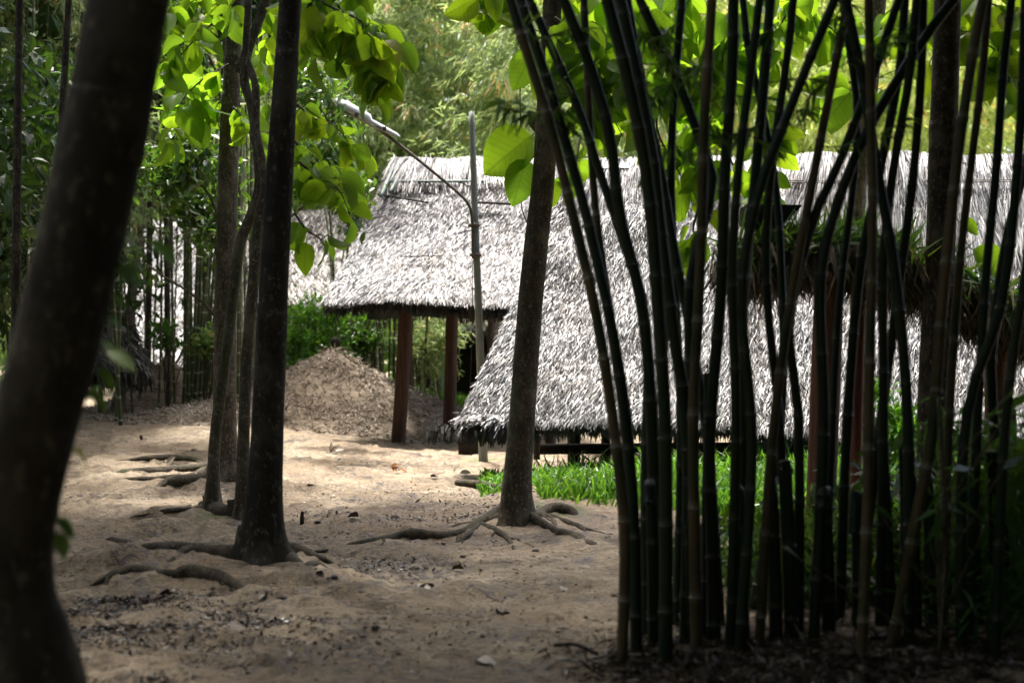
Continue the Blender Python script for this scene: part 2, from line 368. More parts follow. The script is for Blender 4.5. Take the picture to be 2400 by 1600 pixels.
# ground: trampled sandy clay
m, nt, out = mat('sandy_clay')
co = coord(nt)
big = noise(nt, .55, 4, .55, co); mid = noise(nt, 3.2, 5, .6, co, .4); fin = noise(nt, 45, 5, .65, co)
c = ramp(nt, mid, [(.30, (.165, .125, .078)), (.5, (.28, .222, .15)), (.70, (.38, .315, .225))])
c = mixc(nt, c, (.22, .16, .10), ramp(nt, big, [(.45, (0, 0, 0)), (.65, (.7, .7, .7))]))
c = mixc(nt, c, (.085, .06, .042), ramp(nt, noise(nt, 2.3, 6, .7, coord(nt, 'Object', (.6, 1.3, 1)), .8), [(.56, (0, 0, 0)), (.66, (.75, .75, .75))]))
sp = noise(nt, 16, 4, .6, co, .6)
wet = noise(nt, 1.3, 5, .65, co, .5)
wetm = N(nt, 'Math', operation='MULTIPLY')
nt.links.new(ramp(nt, wet, [(.48, (0, 0, 0)), (.60, (1, 1, 1))]), wetm.inputs[0]); nt.links.new(ramp(nt, sp, [(.47, (0, 0, 0)), (.56, (1, 1, 1))]), wetm.inputs[1])
c = mixc(nt, c, (.055, .038, .028), wetm.outputs[0])
c = mixc(nt, c, mixc(nt, c, (.6, .56, .52), 1., 'MULTIPLY'), ramp(nt, fin, [(.5, (0, 0, 0)), (.68, (.9, .9, .9))]))
c = mixc(nt, c, (.07, .13, .02), attr(nt))
cr_ = N(nt, 'Math', operation='MULTIPLY'); crn = noise(nt, 30, 6, .7, coord(nt, 'Object', (.7, 1.4, 1)), .5); crm = noise(nt, 1.9, 4, .6, co, .3)
nt.links.new(ramp(nt, crn, [(.53, (0, 0, 0)), (.60, (1, 1, 1))]), cr_.inputs[0]); nt.links.new(ramp(nt, crm, [(.38, (.15, .15, .15)), (.60, (1, 1, 1))]), cr_.inputs[1])
c = mixc(nt, c, (.06, .042, .03), cr_.outputs[0])
ro = ramp(nt, wetm.outputs[0], [(0, (.82,)*3), (1, (.38,)*3)])
n = bump(nt, mid, .6, .10); n = bump(nt, sp, .8, .045, n); n = bump(nt, fin, .6, .015, n); n = bump(nt, crn, .7, .02, n)
principled(nt, out, c, ro, .4, n); M['ground'] = m

# ------------------------------------------------------------------ ground sheet
def build_ground():
    D = [-40, -20, -8, -2, 1., 2.5]
    d = 3.4
    while d < 75: D.append(d); d *= 1.0062
    D += [80, 100, 140, 220, 320]
    D = np.array(D)
    v = np.linspace(-1, 1, 420); outer = np.array([.04, .12, .3, .6, 1.])
    X = []
    for y in D:
        h = max(y, 5.)*.41
        far = max(60, h*1.6)
        X.append(np.concatenate([(-(h+(far-h)*outer))[::-1], v*h, h+(far-h)*outer]))
    X = np.array(X); Y = np.repeat(D[:, None], X.shape[1], 1)
    Z = ground_z(X, Y)
    sel = np.where((Y > 8.5) & (Y < 19) & (np.abs(X) < 6)); xs, ys = X[sel], Y[sel]; add = np.zeros(len(xs))
    for q in RIDGES:
        for k in range(0, len(q), 2):
            h = q[k, 2]; wd = .05+h*2.6
            dy_ = ys-q[k, 1]; dy_ = np.where(dy_ < 0, dy_*2.2, dy_*.8)
            add = np.maximum(add, h*np.exp(-((xs-q[k, 0])**2+dy_**2)/wd**2))
    Z[sel] += add
    moss = gauss(X, Y, .42, 13.0, .35, .2)*.8+gauss(X, Y, -.25, 20.5, .5, .3)*.9+gauss(X, Y, -2.7, 13.2, .3, .25)*.6
    moss = np.clip(moss*(.4+1.6*vnoise(X*7, Y*7, 5))-.25, 0, .8)
    n, k = X.shape
    V = np.stack([X, Y, Z], -1).reshape(-1, 3)
    i = np.arange(n-1)[:, None]*k; j = np.arange(k-1)[None]
    q = np.stack([i+j, i+j+1, i+k+j+1, i+k+j], -1).reshape(-1, 4)
    mb = MB(); mb.add(V, {4: q}, V[:, :2], moss.reshape(-1))
    tag(mb.build('ground', M['ground']), 'bare trampled sandy clay ground with ruts and hollows', kind='structure')

# leaf-covered earth mounds
def mound(cx, cy, rx, ry, top, name, label, peak=1.6, seed=1, nleaf=9000):
    a = np.linspace(-1.15, 1.15, 90); X, Y = np.meshgrid(a, a)
    r = np.sqrt(X**2+Y**2)*(1+.25*fbm(X*1.5+seed, Y*1.5, 3, seed))
    base = ground_z(cx+X*rx, cy+Y*ry, False)
    hgt = np.clip(1-r, 0, 1)**(1/peak if peak < 1 else 1.25)
    hgt = np.where(r < .25, hgt+.06*np.cos(r/.25*math.pi/2), hgt)
    Z = base-.12+(top-base)*hgt*(1-.12*np.sin(r*3))+.42*fbm(X*2.6, Y*2.6, 4, seed+4)*np.clip(1.2-r, 0, 1)
    Z = np.where(r > 1.02, base-.15, Z)
    V = np.stack([cx+X*rx, cy+Y*ry, Z], -1).reshape(-1, 3); n = 90
    i = np.arange(n-1)[:, None]*n; j = np.arange(n-1)[None]
    mb = MB(); mb.add(V, {4: np.stack([i+j, i+j+1, i+n+j+1, i+n+j], -1).reshape(-1, 4)}, V[:, :2])
    tag(mb.build(name, M['moundbase']), label, kind='structure')
    u = rng.random((nleaf*2, 2))*2.2-1.1
    ii = ((u[:, 1]+1.15)/2.3*89).astype(int); jj = ((u[:, 0]+1.15)/2.3*89).astype(int)
    ok = (np.hypot(u[:, 0], u[:, 1]) < 1.05)
    p = np.stack([cx+u[:, 0]*rx, cy+u[:, 1]*ry, Z[ii, jj]+.02+.04*rng.random(len(u))], -1)[ok][:nleaf]
    p[:, 2] = np.maximum(p[:, 2], ground_z(p[:, 0], p[:, 1])+.01)
    p = p[vnoise(p[:, 0]*2.2, p[:, 1]*2.2, 4)+.5*rng.random(len(p)) > .45]
    mb = MB(); d = rdir(len(p), (0, 0, -.1)); d[:, 2] *= .45
    scatter(mb, LAN, p, d, rdir(len(p), (0, -.3, 1.2), .7), .06+.16*rng.random(len(p))**2, (.06+.16*rng.random(len(p))**2)*1.3, np.clip(.75*vnoise(p[:, 0]*1.6, p[:, 1]*1.6, 9)+.5*rng.random(len(p))-.05, 0, 1))
    tag(mb.build('leaf_litter', M['drybamboo'], smooth=False), 'dry fallen leaves covering '+label.split(' mound')[0]+' mound', kind='stuff')
mound(-3.40, 26.6, 4.3, 3.0, 1.76, 'mound', 'peaked earth mound strewn with dry bamboo leaves', 1.3, 1, 42000)
mound(-6.9, 28.5, 1.9, 1.6, 1.45, 'mound', 'low earth mound under the thin bamboo stems', .8, 5, 7000)
mound(-2.7, 25.7, 1.25, 1.3, .85, 'mound', 'small leaf covered mound beside the peaked earth mound', .9, 9, 6000)

# ------------------------------------------------------------------ trees
SUN_AZ, SUN_EL = math.radians(-24), math.radians(76)
SUN = np.array([math.sin(SUN_AZ)*math.cos(SUN_EL), math.cos(SUN_AZ)*math.cos(SUN_EL), math.sin(SUN_EL)])

def crown_mesh(n=2600, leaf=.24, seed=0, tpl=QUAD):
    """one overhead crown, reused by several trees"""
    r = np.random.default_rng(seed); mb = MB()
    c = r.normal(size=(16, 3))*[1.5, 1.5, .7]
    k = r.integers(0, 16, n); p = c[k]+r.normal(size=(n, 3))*[.55, .55, .4]
    scatter(mb, tpl, p, rdir(n, (0, 0, -.5)), rdir(n, (0, 0, .8)), leaf*(.6+.8*r.random(n)))
    for q in c[:10]:
        tube(mb, cr([[0, 0, -2.5], q*.5+[0, 0, -.5], q], 5), np.linspace(.05, .012, 11), 5)
    return mb.build('crown', M['canopy'])
CROWN = crown_mesh(); CROWN_ME = CROWN.data; bpy.data.objects.remove(CROWN)
def add_crown(parent, loc, s=1., rz=0.):
    o = bpy.data.objects.new('crown', CROWN_ME); COL.objects.link(o); o.parent = parent
    o.location = [float(a) for a in loc]; o.scale = (s, s, s); o.rotation_euler = (0, 0, rz); return o

def tree(label, pts, widths, D, m, base_hit=None, flare=1.7, lean_D=0., top=9., crown=1.3, name='tree', lump=.07, seed=0, cat='tree', roots=(), group=None, up=None):
    """pts: photo pixels from base upwards; widths in pixels; D depth"""
    if base_hit is not None: D = hit(*base_hit)[1]
    w = [P(x, y, D+lean_D*i/(len(pts)-1)) for i, (x, y) in enumerate(pts)]
    rad = [wd*D/F/2 for wd in widths]
    z0 = gz(w[0][0], w[0][1]); base = np.array([w[0][0], w[0][1], z0])
    if up is not None: w.append(up)
    else:
        d = w[-1]-w[-2]; d = d/np.linalg.norm(d); w.append(w[-1]+d*max(.5, (top-w[-1][2])/max(.3, d[2])))
    rad.append(rad[-1]*.75)
    w[0] = np.array([w[0][0], w[0][1], z0-.15])
    q = cr(np.hstack([np.array(w), np.array(rad)[:, None]]), 14)
    pt, rr = q[:, :3], q[:, 3].copy()
    h = pt[:, 2]-z0; fl = np.exp(-np.clip(h+.05, 0, None)/.16)*(flare-1)
    rr *= 1+fl
    e = empty(name, base, label, cat, group)
    mb = MB(); tube(mb, pt, rr, 20, True, lump, (5, np.clip(fl*.3, 0, .35)), seed=seed)
    mb.build('trunk', m, e, rel=base)
    for pix_, w_ in roots:
        if abs(pix_[0][0]-pts[0][0]) < 110 and abs(pix_[0][1]-pts[0][1]) < 60:
            sd_ = 1 if pix_[0][0] > pts[0][0] else -1
            pix_ = [(pts[0][0]+sd_*widths[0]*.18, pts[0][1]-8)]+list(pix_); w_ = [w_[0]*1.35]+list(w_)
        root(e, base, pix_, w_)
    if crown: add_crown(e, pt[-1]-base, crown, seed*1.3)
    return e, base, pt, rr

RIDGES = []
def root(e, base, pix, wpx, up=.3, m=None):
    g = np.array([hit(*p) for p in pix]); r = np.array(wpx, float) if not np.isscalar(wpx) else np.linspace(wpx, wpx*.35, len(g))
    r = r*g[:, 1]/F/2*1.45
    q = cr(np.hstack([g, r[:, None]]), 7)
    # follow the ground between the points
    z = ground_z(q[:, 0], q[:, 1]); kk = min(9, len(z)//2*2-1); z = np.convolve(np.pad(z, kk//2, 'edge'), np.ones(kk)/kk, 'valid'); tt = np.linspace(0, 1, len(q)); st = 1. if abs(g[0][0]-base[0]) < .35 else -1.; q[:, 2] = z+q[:, 3]*(-.12+.22*np.sin(tt*7+len(pix)*2)+st*1.1*np.clip(1-tt/.22, 0, 1)**2-1.6*np.clip((tt-.8)/.2, 0, 1)); q[:, 3] *= 1-.6*np.clip((tt-.6)/.4, 0, 1)
    RIDGES.append(np.hstack([q[:, :2], np.clip(q[:, 3:4]*1.2, .012, .05)])); q[:, 2] += np.clip(q[:, 3]*1.1, .012, .045)*.8
    wob = .04*fbm(np.arange(len(q))*.09+len(pix), np.arange(len(q))*.03, 2, len(pix)); q[:, 0] += wob; q[:, 1] += wob*2
    mb = MB(); tube(mb, q[:, :3], q[:, 3], 10, True, .13, seed=len(pix)); mb.build('root', m or M['root'], e, rel=base)
    for f_, sg in ((.35, 1), (.55, -1), (.72, 1)):
        i_ = int(f_*len(q)); r_ = q[i_, 3]*.5
        if len(q) < 14 or r_ < .006: continue
        t_ = q[min(i_+2, len(q)-1), :2]-q[i_-1, :2]; t_ /= np.linalg.norm(t_)+1e-9; L_ = random.uniform(.25, .6); a_ = sg*random.uniform(.35, .8)
        pp = [q[i_, :2]+L_*k/5*(t_*math.cos(a_*(1-k/8))+np.array([-t_[1], t_[0]])*math.sin(a_*(1-k/8))) for k in range(6)]; pp = cr(np.array(pp), 4)
        z_ = ground_z(pp[:, 0], pp[:, 1]); u_ = np.linspace(0, 1, len(pp)); r2 = r_*(1-.75*u_)
        z_[0:6] = np.linspace(q[i_, 2], z_[5]+.01, 6); RIDGES.append(np.stack([pp[:, 0], pp[:, 1], np.clip(r2*.8, .004, .02)], -1))
        mb = MB(); tube(mb, np.stack([pp[:, 0], pp[:, 1], z_+r2*(.6-1.8*u_**3)], -1), r2, 7, True, .15, seed=i_); mb.build('root', m or M['root'], e, rel=base)

# branches with big leaves, given in photo pixels
def leafy(leafmb, woodmb, line, D, n, size, r0=.012, spread=.5, tpl=BROAD, hang=.8, dD=.5, light=.5, face=.45):
    p3 = np.array([P(x, y, D+random.uniform(-dD, dD)*.3) for x, y in line])
    q = cr(p3, 8); tube(woodmb, q, np.linspace(r0, r0*.3, len(q)), 6, True)
    s = size*D/F*.8; n = int(n*1.4)
    idx = (rng.random(n)**.8*(len(q)-1)).astype(int)
    base = q[idx]+rdir(n)*[s*.25, dD*.4, s*.25]
    out = rdir(n)*[1, .55, .6]+np.array([0, 0, -hang])
    out /= np.linalg.norm(out, axis=1)[:, None]
    pet = base+out*[1, 1, .3]*(s*spread*rng.random(n)[:, None])
    for a, b in zip(q[idx][:60], pet[:60]): tube(woodmb, [a, (a+b)/2+[0, 0, .01], b], .0035, 4, False)
    L = s*(.65+.6*rng.random(n))
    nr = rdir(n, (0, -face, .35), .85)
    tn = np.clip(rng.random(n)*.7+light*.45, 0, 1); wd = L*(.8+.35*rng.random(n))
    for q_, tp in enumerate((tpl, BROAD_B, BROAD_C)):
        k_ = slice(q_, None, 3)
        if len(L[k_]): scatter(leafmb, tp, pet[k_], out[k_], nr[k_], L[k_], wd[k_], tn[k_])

def leaves_for(e, base, specs, m='teak', **kw):
    for s in specs:
        lm, wm = MB(), MB(); leafy(lm, wm, *s[:4], **{**kw, **(s[4] if len(s) > 4 else {})})
        b = wm.build('branch', M['twig'], e, rel=base); lm.build('leaves', M[m], b, rel=base)

# left foreground leaning trunk, out of focus
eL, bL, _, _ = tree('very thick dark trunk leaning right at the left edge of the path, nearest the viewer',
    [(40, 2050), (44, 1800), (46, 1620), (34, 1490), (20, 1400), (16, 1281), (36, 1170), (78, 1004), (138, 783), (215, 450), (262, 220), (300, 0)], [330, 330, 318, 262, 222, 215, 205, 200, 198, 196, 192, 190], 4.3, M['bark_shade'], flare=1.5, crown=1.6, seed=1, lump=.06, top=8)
# dark tree right of it in mid distance
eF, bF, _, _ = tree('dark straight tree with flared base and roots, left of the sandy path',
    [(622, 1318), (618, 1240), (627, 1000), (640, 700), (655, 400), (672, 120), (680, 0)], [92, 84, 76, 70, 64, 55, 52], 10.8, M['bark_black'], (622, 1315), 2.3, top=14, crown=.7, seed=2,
    roots=[([(560, 1300), (539, 1297), (414, 1300), (344, 1294), (290, 1281), (232, 1269), (145, 1248)], [34, 30, 27, 24, 22, 19, 12]),
           ([(575, 1312), (551, 1312), (500, 1302), (456, 1300), (410, 1312), (365, 1337)], [46, 38, 32, 28, 20, 8]),
           ([(450, 1350), (385, 1352), (311, 1348), (249, 1358), (199, 1373)], [10, 18, 20, 17, 6]),
           ([(410, 1352), (470, 1352), (530, 1366), (585, 1376)], [14, 34, 30, 10]),
           ([(660, 1300), (690, 1300), (751, 1312), (828, 1324)], [32, 24, 18, 10]),
           ([(670, 1312), (710, 1330), (750, 1326), (800, 1330)], [26, 18, 14, 8])])
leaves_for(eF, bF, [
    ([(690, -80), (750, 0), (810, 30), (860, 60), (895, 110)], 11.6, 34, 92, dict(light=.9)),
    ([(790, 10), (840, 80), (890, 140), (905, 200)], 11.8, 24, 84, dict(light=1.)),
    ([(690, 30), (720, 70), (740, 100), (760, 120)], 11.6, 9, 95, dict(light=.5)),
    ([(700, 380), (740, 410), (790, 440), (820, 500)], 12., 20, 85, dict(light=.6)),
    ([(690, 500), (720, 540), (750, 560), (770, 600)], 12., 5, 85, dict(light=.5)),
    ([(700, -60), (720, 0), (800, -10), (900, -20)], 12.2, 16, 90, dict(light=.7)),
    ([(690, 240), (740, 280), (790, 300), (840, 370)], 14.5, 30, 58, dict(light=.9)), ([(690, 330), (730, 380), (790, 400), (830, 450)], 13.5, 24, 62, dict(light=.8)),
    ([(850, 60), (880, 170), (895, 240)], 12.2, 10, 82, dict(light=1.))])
# thick trunk of the left trio
eA, bA, _, _ = tree('thick grey trunk at the back of the left trio of stems',
    [(530, 1112), (528, 1060), (526, 900), (530, 700), (532, 500), (540, 250), (551, 0)], [62, 56, 52, 50, 48, 44, 38], 16, M['bark'], (530, 1118), 2., top=14, crown=.8, seed=3,
    roots=[([(500, 1103), (477, 1105), (373, 1110), (290, 1112), (174, 1128)], [26, 20, 18, 20, 6]),
           ([(500, 1118), (439, 1136), (394, 1141), (340, 1157)], [20, 24, 22, 8]),
           ([(470, 1090), (456, 1087), (352, 1078), (236, 1070)], [14, 13, 14, 5]),
           ([(480, 1112), (440, 1118), (380, 1120), (300, 1122), (250, 1126)], [14, 12, 10, 10, 4])])
leaves_for(eA, bA, [
    ([(535, 230), (490, 250), (430, 280), (400, 340)], 16.5, 22, 60, dict(light=.5)), ([(545, -60), (500, 0), (440, 40), (390, 40)], 17, 26, 60, dict(light=.8)),
    ([(535, 20), (480, 70), (430, 120), (395, 170)], 15., 18, 78, dict(light=.4)),
    ([(535, 150), (470, 190), (430, 230), (410, 270)], 15.5, 14, 85, dict(light=.3)),
    ([(545, 250), (580, 290), (590, 370)], 15.5, 9, 75, dict(light=.6)),
    ([(600, -20), (630, 60), (620, 150)], 15.5, 12, 70, dict(light=.9)),
    ([(545, 90), (590, 120), (625, 180), (630, 250)], 17, 14, 70, dict(light=.6)),
    ([(540, -40), (470, -10), (400, 20), (380, 60)], 16.5, 14, 70, dict(light=.5))])
eC, bC, _, _ = tree('slender crooked stem crossing in front of the thick grey trunk',
    [(497, 1198), (500, 1100), (507, 1000), (527, 853), (546, 695), (563, 573), (590, 500), (607, 440), (604, 360), (590, 250), (573, 190), (583, 110), (620, 10)],
    [34, 28, 27, 26, 25, 25, 25, 25, 24, 23, 22, 22, 22], 14, M['bark'], (497, 1198), 1.9, top=12, crown=0, seed=4,
    roots=[([(489, 1195), (450, 1197), (394, 1203), (307, 1215)], [18, 12, 9, 4])])
eE, bE, _, _ = tree('slender stem close behind the dark straight tree, right of the trio',
    [(566, 1215), (572, 1000), (579, 836), (594, 660), (605, 520), (620, 440), (612, 370), (600, 300), (598, 200), (575, 120), (582, 0)],
    [32, 28, 27, 26, 24, 22, 20, 19, 18, 17, 16], 13.4, M['bark'], (566, 1215), 1.8, top=13, crown=0, seed=5,
    roots=[([(560, 1212), (520, 1210), (480, 1192), (470, 1188)], [30, 30, 22, 8])])
# centre tree
eG, bG, ptG, _ = tree('brown tree in the middle of the path, spreading roots, in front of the thatched roofs',
    [(1212, 1222), (1210, 1150), (1222, 1000), (1240, 750), (1258, 560), (1275, 400), (1285, 200), (1295, 0)], [70, 66, 63, 59, 56, 52, 48, 44], 13.4, M['bark'], (1212, 1222), 1.6, top=14, crown=.7, seed=6,
    roots=[([(1180, 1213), (1126, 1232), (1088, 1253), (1038, 1267), (986, 1262), (933, 1267), (863, 1278), (768, 1283), (688, 1284)], [26, 18, 17, 20, 24, 22, 20, 11, 5]),
           ([(1130, 1230), (1105, 1250), (1080, 1271), (1045, 1283)], [14, 12, 10, 6]),
           ([(1100, 1246), (1080, 1258), (1073, 1274)], [12, 10, 7]),
           ([(1125, 1234), (1160, 1250), (1196, 1267), (1217, 1294)], [13, 12, 11, 7]),
           ([(1150, 1228), (1119, 1232), (1080, 1233), (1031, 1234)], [12, 9, 8, 4]),
           ([(1240, 1212), (1265, 1218), (1299, 1226), (1315, 1262)], [20, 14, 12, 12]),
           ([(1300, 1255), (1315, 1264), (1353, 1268), (1391, 1283), (1453, 1289)], [14, 20, 20, 22, 20]),
           ([(1285, 1215), (1338, 1237), (1368, 1245), (1384, 1254)], [12, 11, 12, 8]),
           ([(1245, 1225), (1290, 1205), (1340, 1210), (1365, 1225)], [20, 24, 26, 16])])
mb = MB(); c0 = P(1262, 300, 13.3)
tube(mb, cr([c0, P(1250, 285, 13.2), P(1254, 268, 13.15)], 5), np.linspace(.055, .045, 11), 10, True, .15); mb.build('branch_stub', M['bark'], eG, rel=bG)
mb = MB(); tube(mb, cr([P(1222, -20, 13), P(1219, 200, 13), P(1223, 400, 13), P(1222, 480, 13), P(1238, 530, 13.2)], 8), .006, 5, False); mb.build('hanging_vine', M['twig'], eG, rel=bG)
def big_leaves(e, base, rows):
    """single large leaves: x,y of stalk end, x,y of tip, depth, tint"""
    for x0, y0, x1, y1, D, t, wf in rows:
        lm, wm = MB(), MB()
        a = P(x0, y0, D); b = P(x1, y1, D-.05); d = b-a; L = np.linalg.norm(d)
        scatter(lm, BROAD, a[None], d[None], np.array([[.15, -1., .25]]), np.array([L]), np.array([L*wf]), np.array([t]))
        tube(wm, cr([a-d*.35+[.05, .1, .04], a-d*.1, a], 4), .005, 5, False)
        b = lm.build('big_leaf', M['teak'], e, rel=base); wm.build('stalk', M['twig'], b, rel=base)
big_leaves(eG, bG, [(1245, 318, 1135, 400, 12.9, .75, 1.15), (1232, 375, 1205, 478, 12.8, .15, 1.), (1240, 60, 1140, -20, 12.9, .7, 1.2),
    (1250, 120, 1205, 205, 12.9, .5, 1.0), (1290, 420, 1300, 480, 13.2, .8, .9), (1195, 20, 1110, 5, 12.8, .8, 1.)])
leaves_for(eG, bG, [
    ([(1300, 40), (1360, 90), (1420, 130), (1480, 210)], 12.4, 26, 110, dict(light=.4)),
    ([(1300, 160), (1370, 220), (1430, 270), (1460, 320)], 12.6, 16, 100, dict(light=.4)),
    ([(1330, -40), (1420, 0), (1500, 30), (1560, 90)], 12.8, 20, 110, dict(light=.6)),
    ([(1250, -60), (1180, -30), (1130, 0)], 12.9, 10, 90, dict(light=.7)),
    ([(1360, 320), (1350, 380), (1340, 440)], 13.3, 7, 70, dict(light=.8))])
# two trunks behind the bamboo
eH, bH, _, _ = tree('thick mottled trunk behind the right part of the bamboo clump',
    [(2190, 1330), (2185, 1100), (2190, 850), (2205, 600), (2212, 300), (2222, 0)], [82, 74, 70, 68, 66, 62], 11.6, M['bark_dark'], (2190, 1300), 1.6, top=14, crown=.7, seed=8)
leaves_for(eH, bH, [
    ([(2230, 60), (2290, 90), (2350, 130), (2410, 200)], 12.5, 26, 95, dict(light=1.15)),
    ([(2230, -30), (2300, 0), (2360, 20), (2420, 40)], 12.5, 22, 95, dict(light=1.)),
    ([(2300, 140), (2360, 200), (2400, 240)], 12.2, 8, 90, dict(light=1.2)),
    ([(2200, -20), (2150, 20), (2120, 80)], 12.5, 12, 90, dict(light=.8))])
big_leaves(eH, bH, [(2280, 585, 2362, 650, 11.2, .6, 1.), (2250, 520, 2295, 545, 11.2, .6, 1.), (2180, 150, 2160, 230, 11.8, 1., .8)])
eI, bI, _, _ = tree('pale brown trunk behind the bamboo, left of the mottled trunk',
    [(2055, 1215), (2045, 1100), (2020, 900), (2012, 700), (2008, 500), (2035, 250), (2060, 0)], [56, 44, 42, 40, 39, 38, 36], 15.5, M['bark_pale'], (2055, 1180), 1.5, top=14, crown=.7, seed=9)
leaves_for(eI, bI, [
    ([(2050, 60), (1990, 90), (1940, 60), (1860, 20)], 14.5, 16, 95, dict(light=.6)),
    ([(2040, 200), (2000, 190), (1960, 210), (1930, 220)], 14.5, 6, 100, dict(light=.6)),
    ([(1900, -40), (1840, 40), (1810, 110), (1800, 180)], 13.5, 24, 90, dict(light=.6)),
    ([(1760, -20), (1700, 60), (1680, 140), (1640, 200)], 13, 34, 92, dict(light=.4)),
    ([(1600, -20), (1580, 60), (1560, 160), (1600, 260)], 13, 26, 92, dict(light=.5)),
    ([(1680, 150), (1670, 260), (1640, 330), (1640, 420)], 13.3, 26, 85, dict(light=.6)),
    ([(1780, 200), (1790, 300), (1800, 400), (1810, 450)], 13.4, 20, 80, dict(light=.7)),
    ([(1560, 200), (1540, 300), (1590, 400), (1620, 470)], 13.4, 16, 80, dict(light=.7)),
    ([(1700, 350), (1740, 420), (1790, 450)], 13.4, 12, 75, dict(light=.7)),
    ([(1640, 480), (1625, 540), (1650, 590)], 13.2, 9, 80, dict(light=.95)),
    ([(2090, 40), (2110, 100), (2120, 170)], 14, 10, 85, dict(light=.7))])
big_leaves(eI, bI, [(1990, 210, 1885, 200, 14, .6, .9), (1992, 215, 1930, 300, 13.9, .4, 1.), (1995, 205, 2070, 240, 14, .6, .7), (2030, 130, 2060, 155, 14, .7, 1.)])
# far left trees
tree('thin pale leaning trunk standing in the clearing beside the left foreground trunk',
    [(268, 962), (285, 900), (300, 780), (318, 600), (335, 450), (352, 330), (380, 200), (400, 0)], [34, 26, 24, 23, 22, 20, 18, 16], 25, M['bark_pale'], (268, 966), 1.6, crown=1.2, seed=10)
tree('bare knee-high sapling in front of the low earth mound', [(411, 948), (412, 900), (410, 860), (428, 820), (432, 790)], [12, 9, 7, 5, 3], 26, M['bark_pale'], (411, 952), 1.3, crown=0, seed=11, name='sapling', top=1.2, cat='sapling')
PALE = 1155
for k, (x, x2, D, w, lb) in enumerate([(36, 44, 12, 24, 'thin dark trunk at the far left edge behind the leaning trunk'), (345, 360, 30, 16, 'thin dark trunk left of the thin bamboo stems'),
        (120, 160, 13, 22, 'thin dark trunk leaning between the two trunks at the left edge'), (395, 380, 29, 15, 'thin dark trunk just left of the slim bamboo thicket'), (1155, 1150, 27, 30, 'pale trunk seen under the raised shelter beside the lamp pole')]):
    tree(lb, [(x, 1000), (x+(x2-x)*.3, 600), (x+(x2-x)*.6, 300), (x2, 0)] if k != 4 else [(x, 1000), (x, 850), (x, 750), (x, 640)], [w, w*.9, w*.8, w*.7], D, M['bark_dark'] if k != 4 else M['bark_pale'], flare=1.3, crown=1.2 if k != 4 else 0, seed=20+k, top=9 if k != 4 else 4)

for pl, hh_ in (([(290, 1248), (340, 1234), (400, 1240), (435, 1252)], .07), ([(455, 1270), (500, 1258), (548, 1277)], .07), ([(370, 1264), (420, 1252), (470, 1264)], .06), ([(240, 1204), (320, 1194), (390, 1202)], .06),
        ([(410, 1352), (500, 1341), (592, 1378)], .08), ([(755, 1402), (850, 1390), (905, 1416)], .06), ([(900, 1402), (980, 1412), (1060, 1425)], .05), ([(1010, 1392), (1090, 1384), (1130, 1402)], .05),
        ([(610, 1442), (720, 1430), (790, 1452)], .06), ([(530, 1504), (700, 1490), (810, 1508)], .06), ([(1275, 1462), (1350, 1440), (1390, 1457)], .06), ([(1225, 1204), (1300, 1190), (1372, 1216)], .09),
        ([(180, 1150), (290, 1140), (360, 1160)], .05), ([(230, 1290), (300, 1300), (380, 1322)], .06), ([(620, 1185), (700, 1176), (790, 1190)], .04), ([(880, 1296), (960, 1288), (1050, 1300)], .04)):
    g_ = np.array([hit(*p_) for p_ in pl]); q_ = cr(g_, 10); u_ = np.linspace(0, 1, len(q_)); RIDGES.append(np.stack([q_[:, 0], q_[:, 1], hh_*np.sin(math.pi*np.clip(u_, .03, .97))**.6], -1))
build_ground()
# ------------------------------------------------------------------ bamboo
def culm_mesh(mb, pts, r, node=.33, seg=10, taper=.75, start=0.):
    q = cr(pts, 10); L = np.concatenate([[0], np.cumsum(np.linalg.norm(np.diff(q, axis=0), axis=1))])
    s = [0.]; k = 0; tt = [.5]
    pos = []; rad = []; tin = []
    nn = start*node; first = True
    cuts = [0]; a = node*(.4+.6*random.random())
    while a < L[-1]: cuts.append(a); a += node*(.85+.3*random.random())
    cuts.append(L[-1])
    for a, b in zip(cuts[:-1], cuts[1:]):
        for f, rr in ((.0, 1.13), (.03, 1.0), (.09, .96), (.5, .95), (.93, .97), (.975, 1.05), (.999, 1.16)):
            pos.append(a+(b-a)*f); tin.append(f); rad.append(rr)
    pos = np.array(pos); C = np.stack([np.interp(pos, L, q[:, i]) for i in range(3)], -1)
    R = r*np.array(rad)*(1-(1-taper)*pos/L[-1])
    tube(mb, C, R, seg, True, tint=np.array(tin))

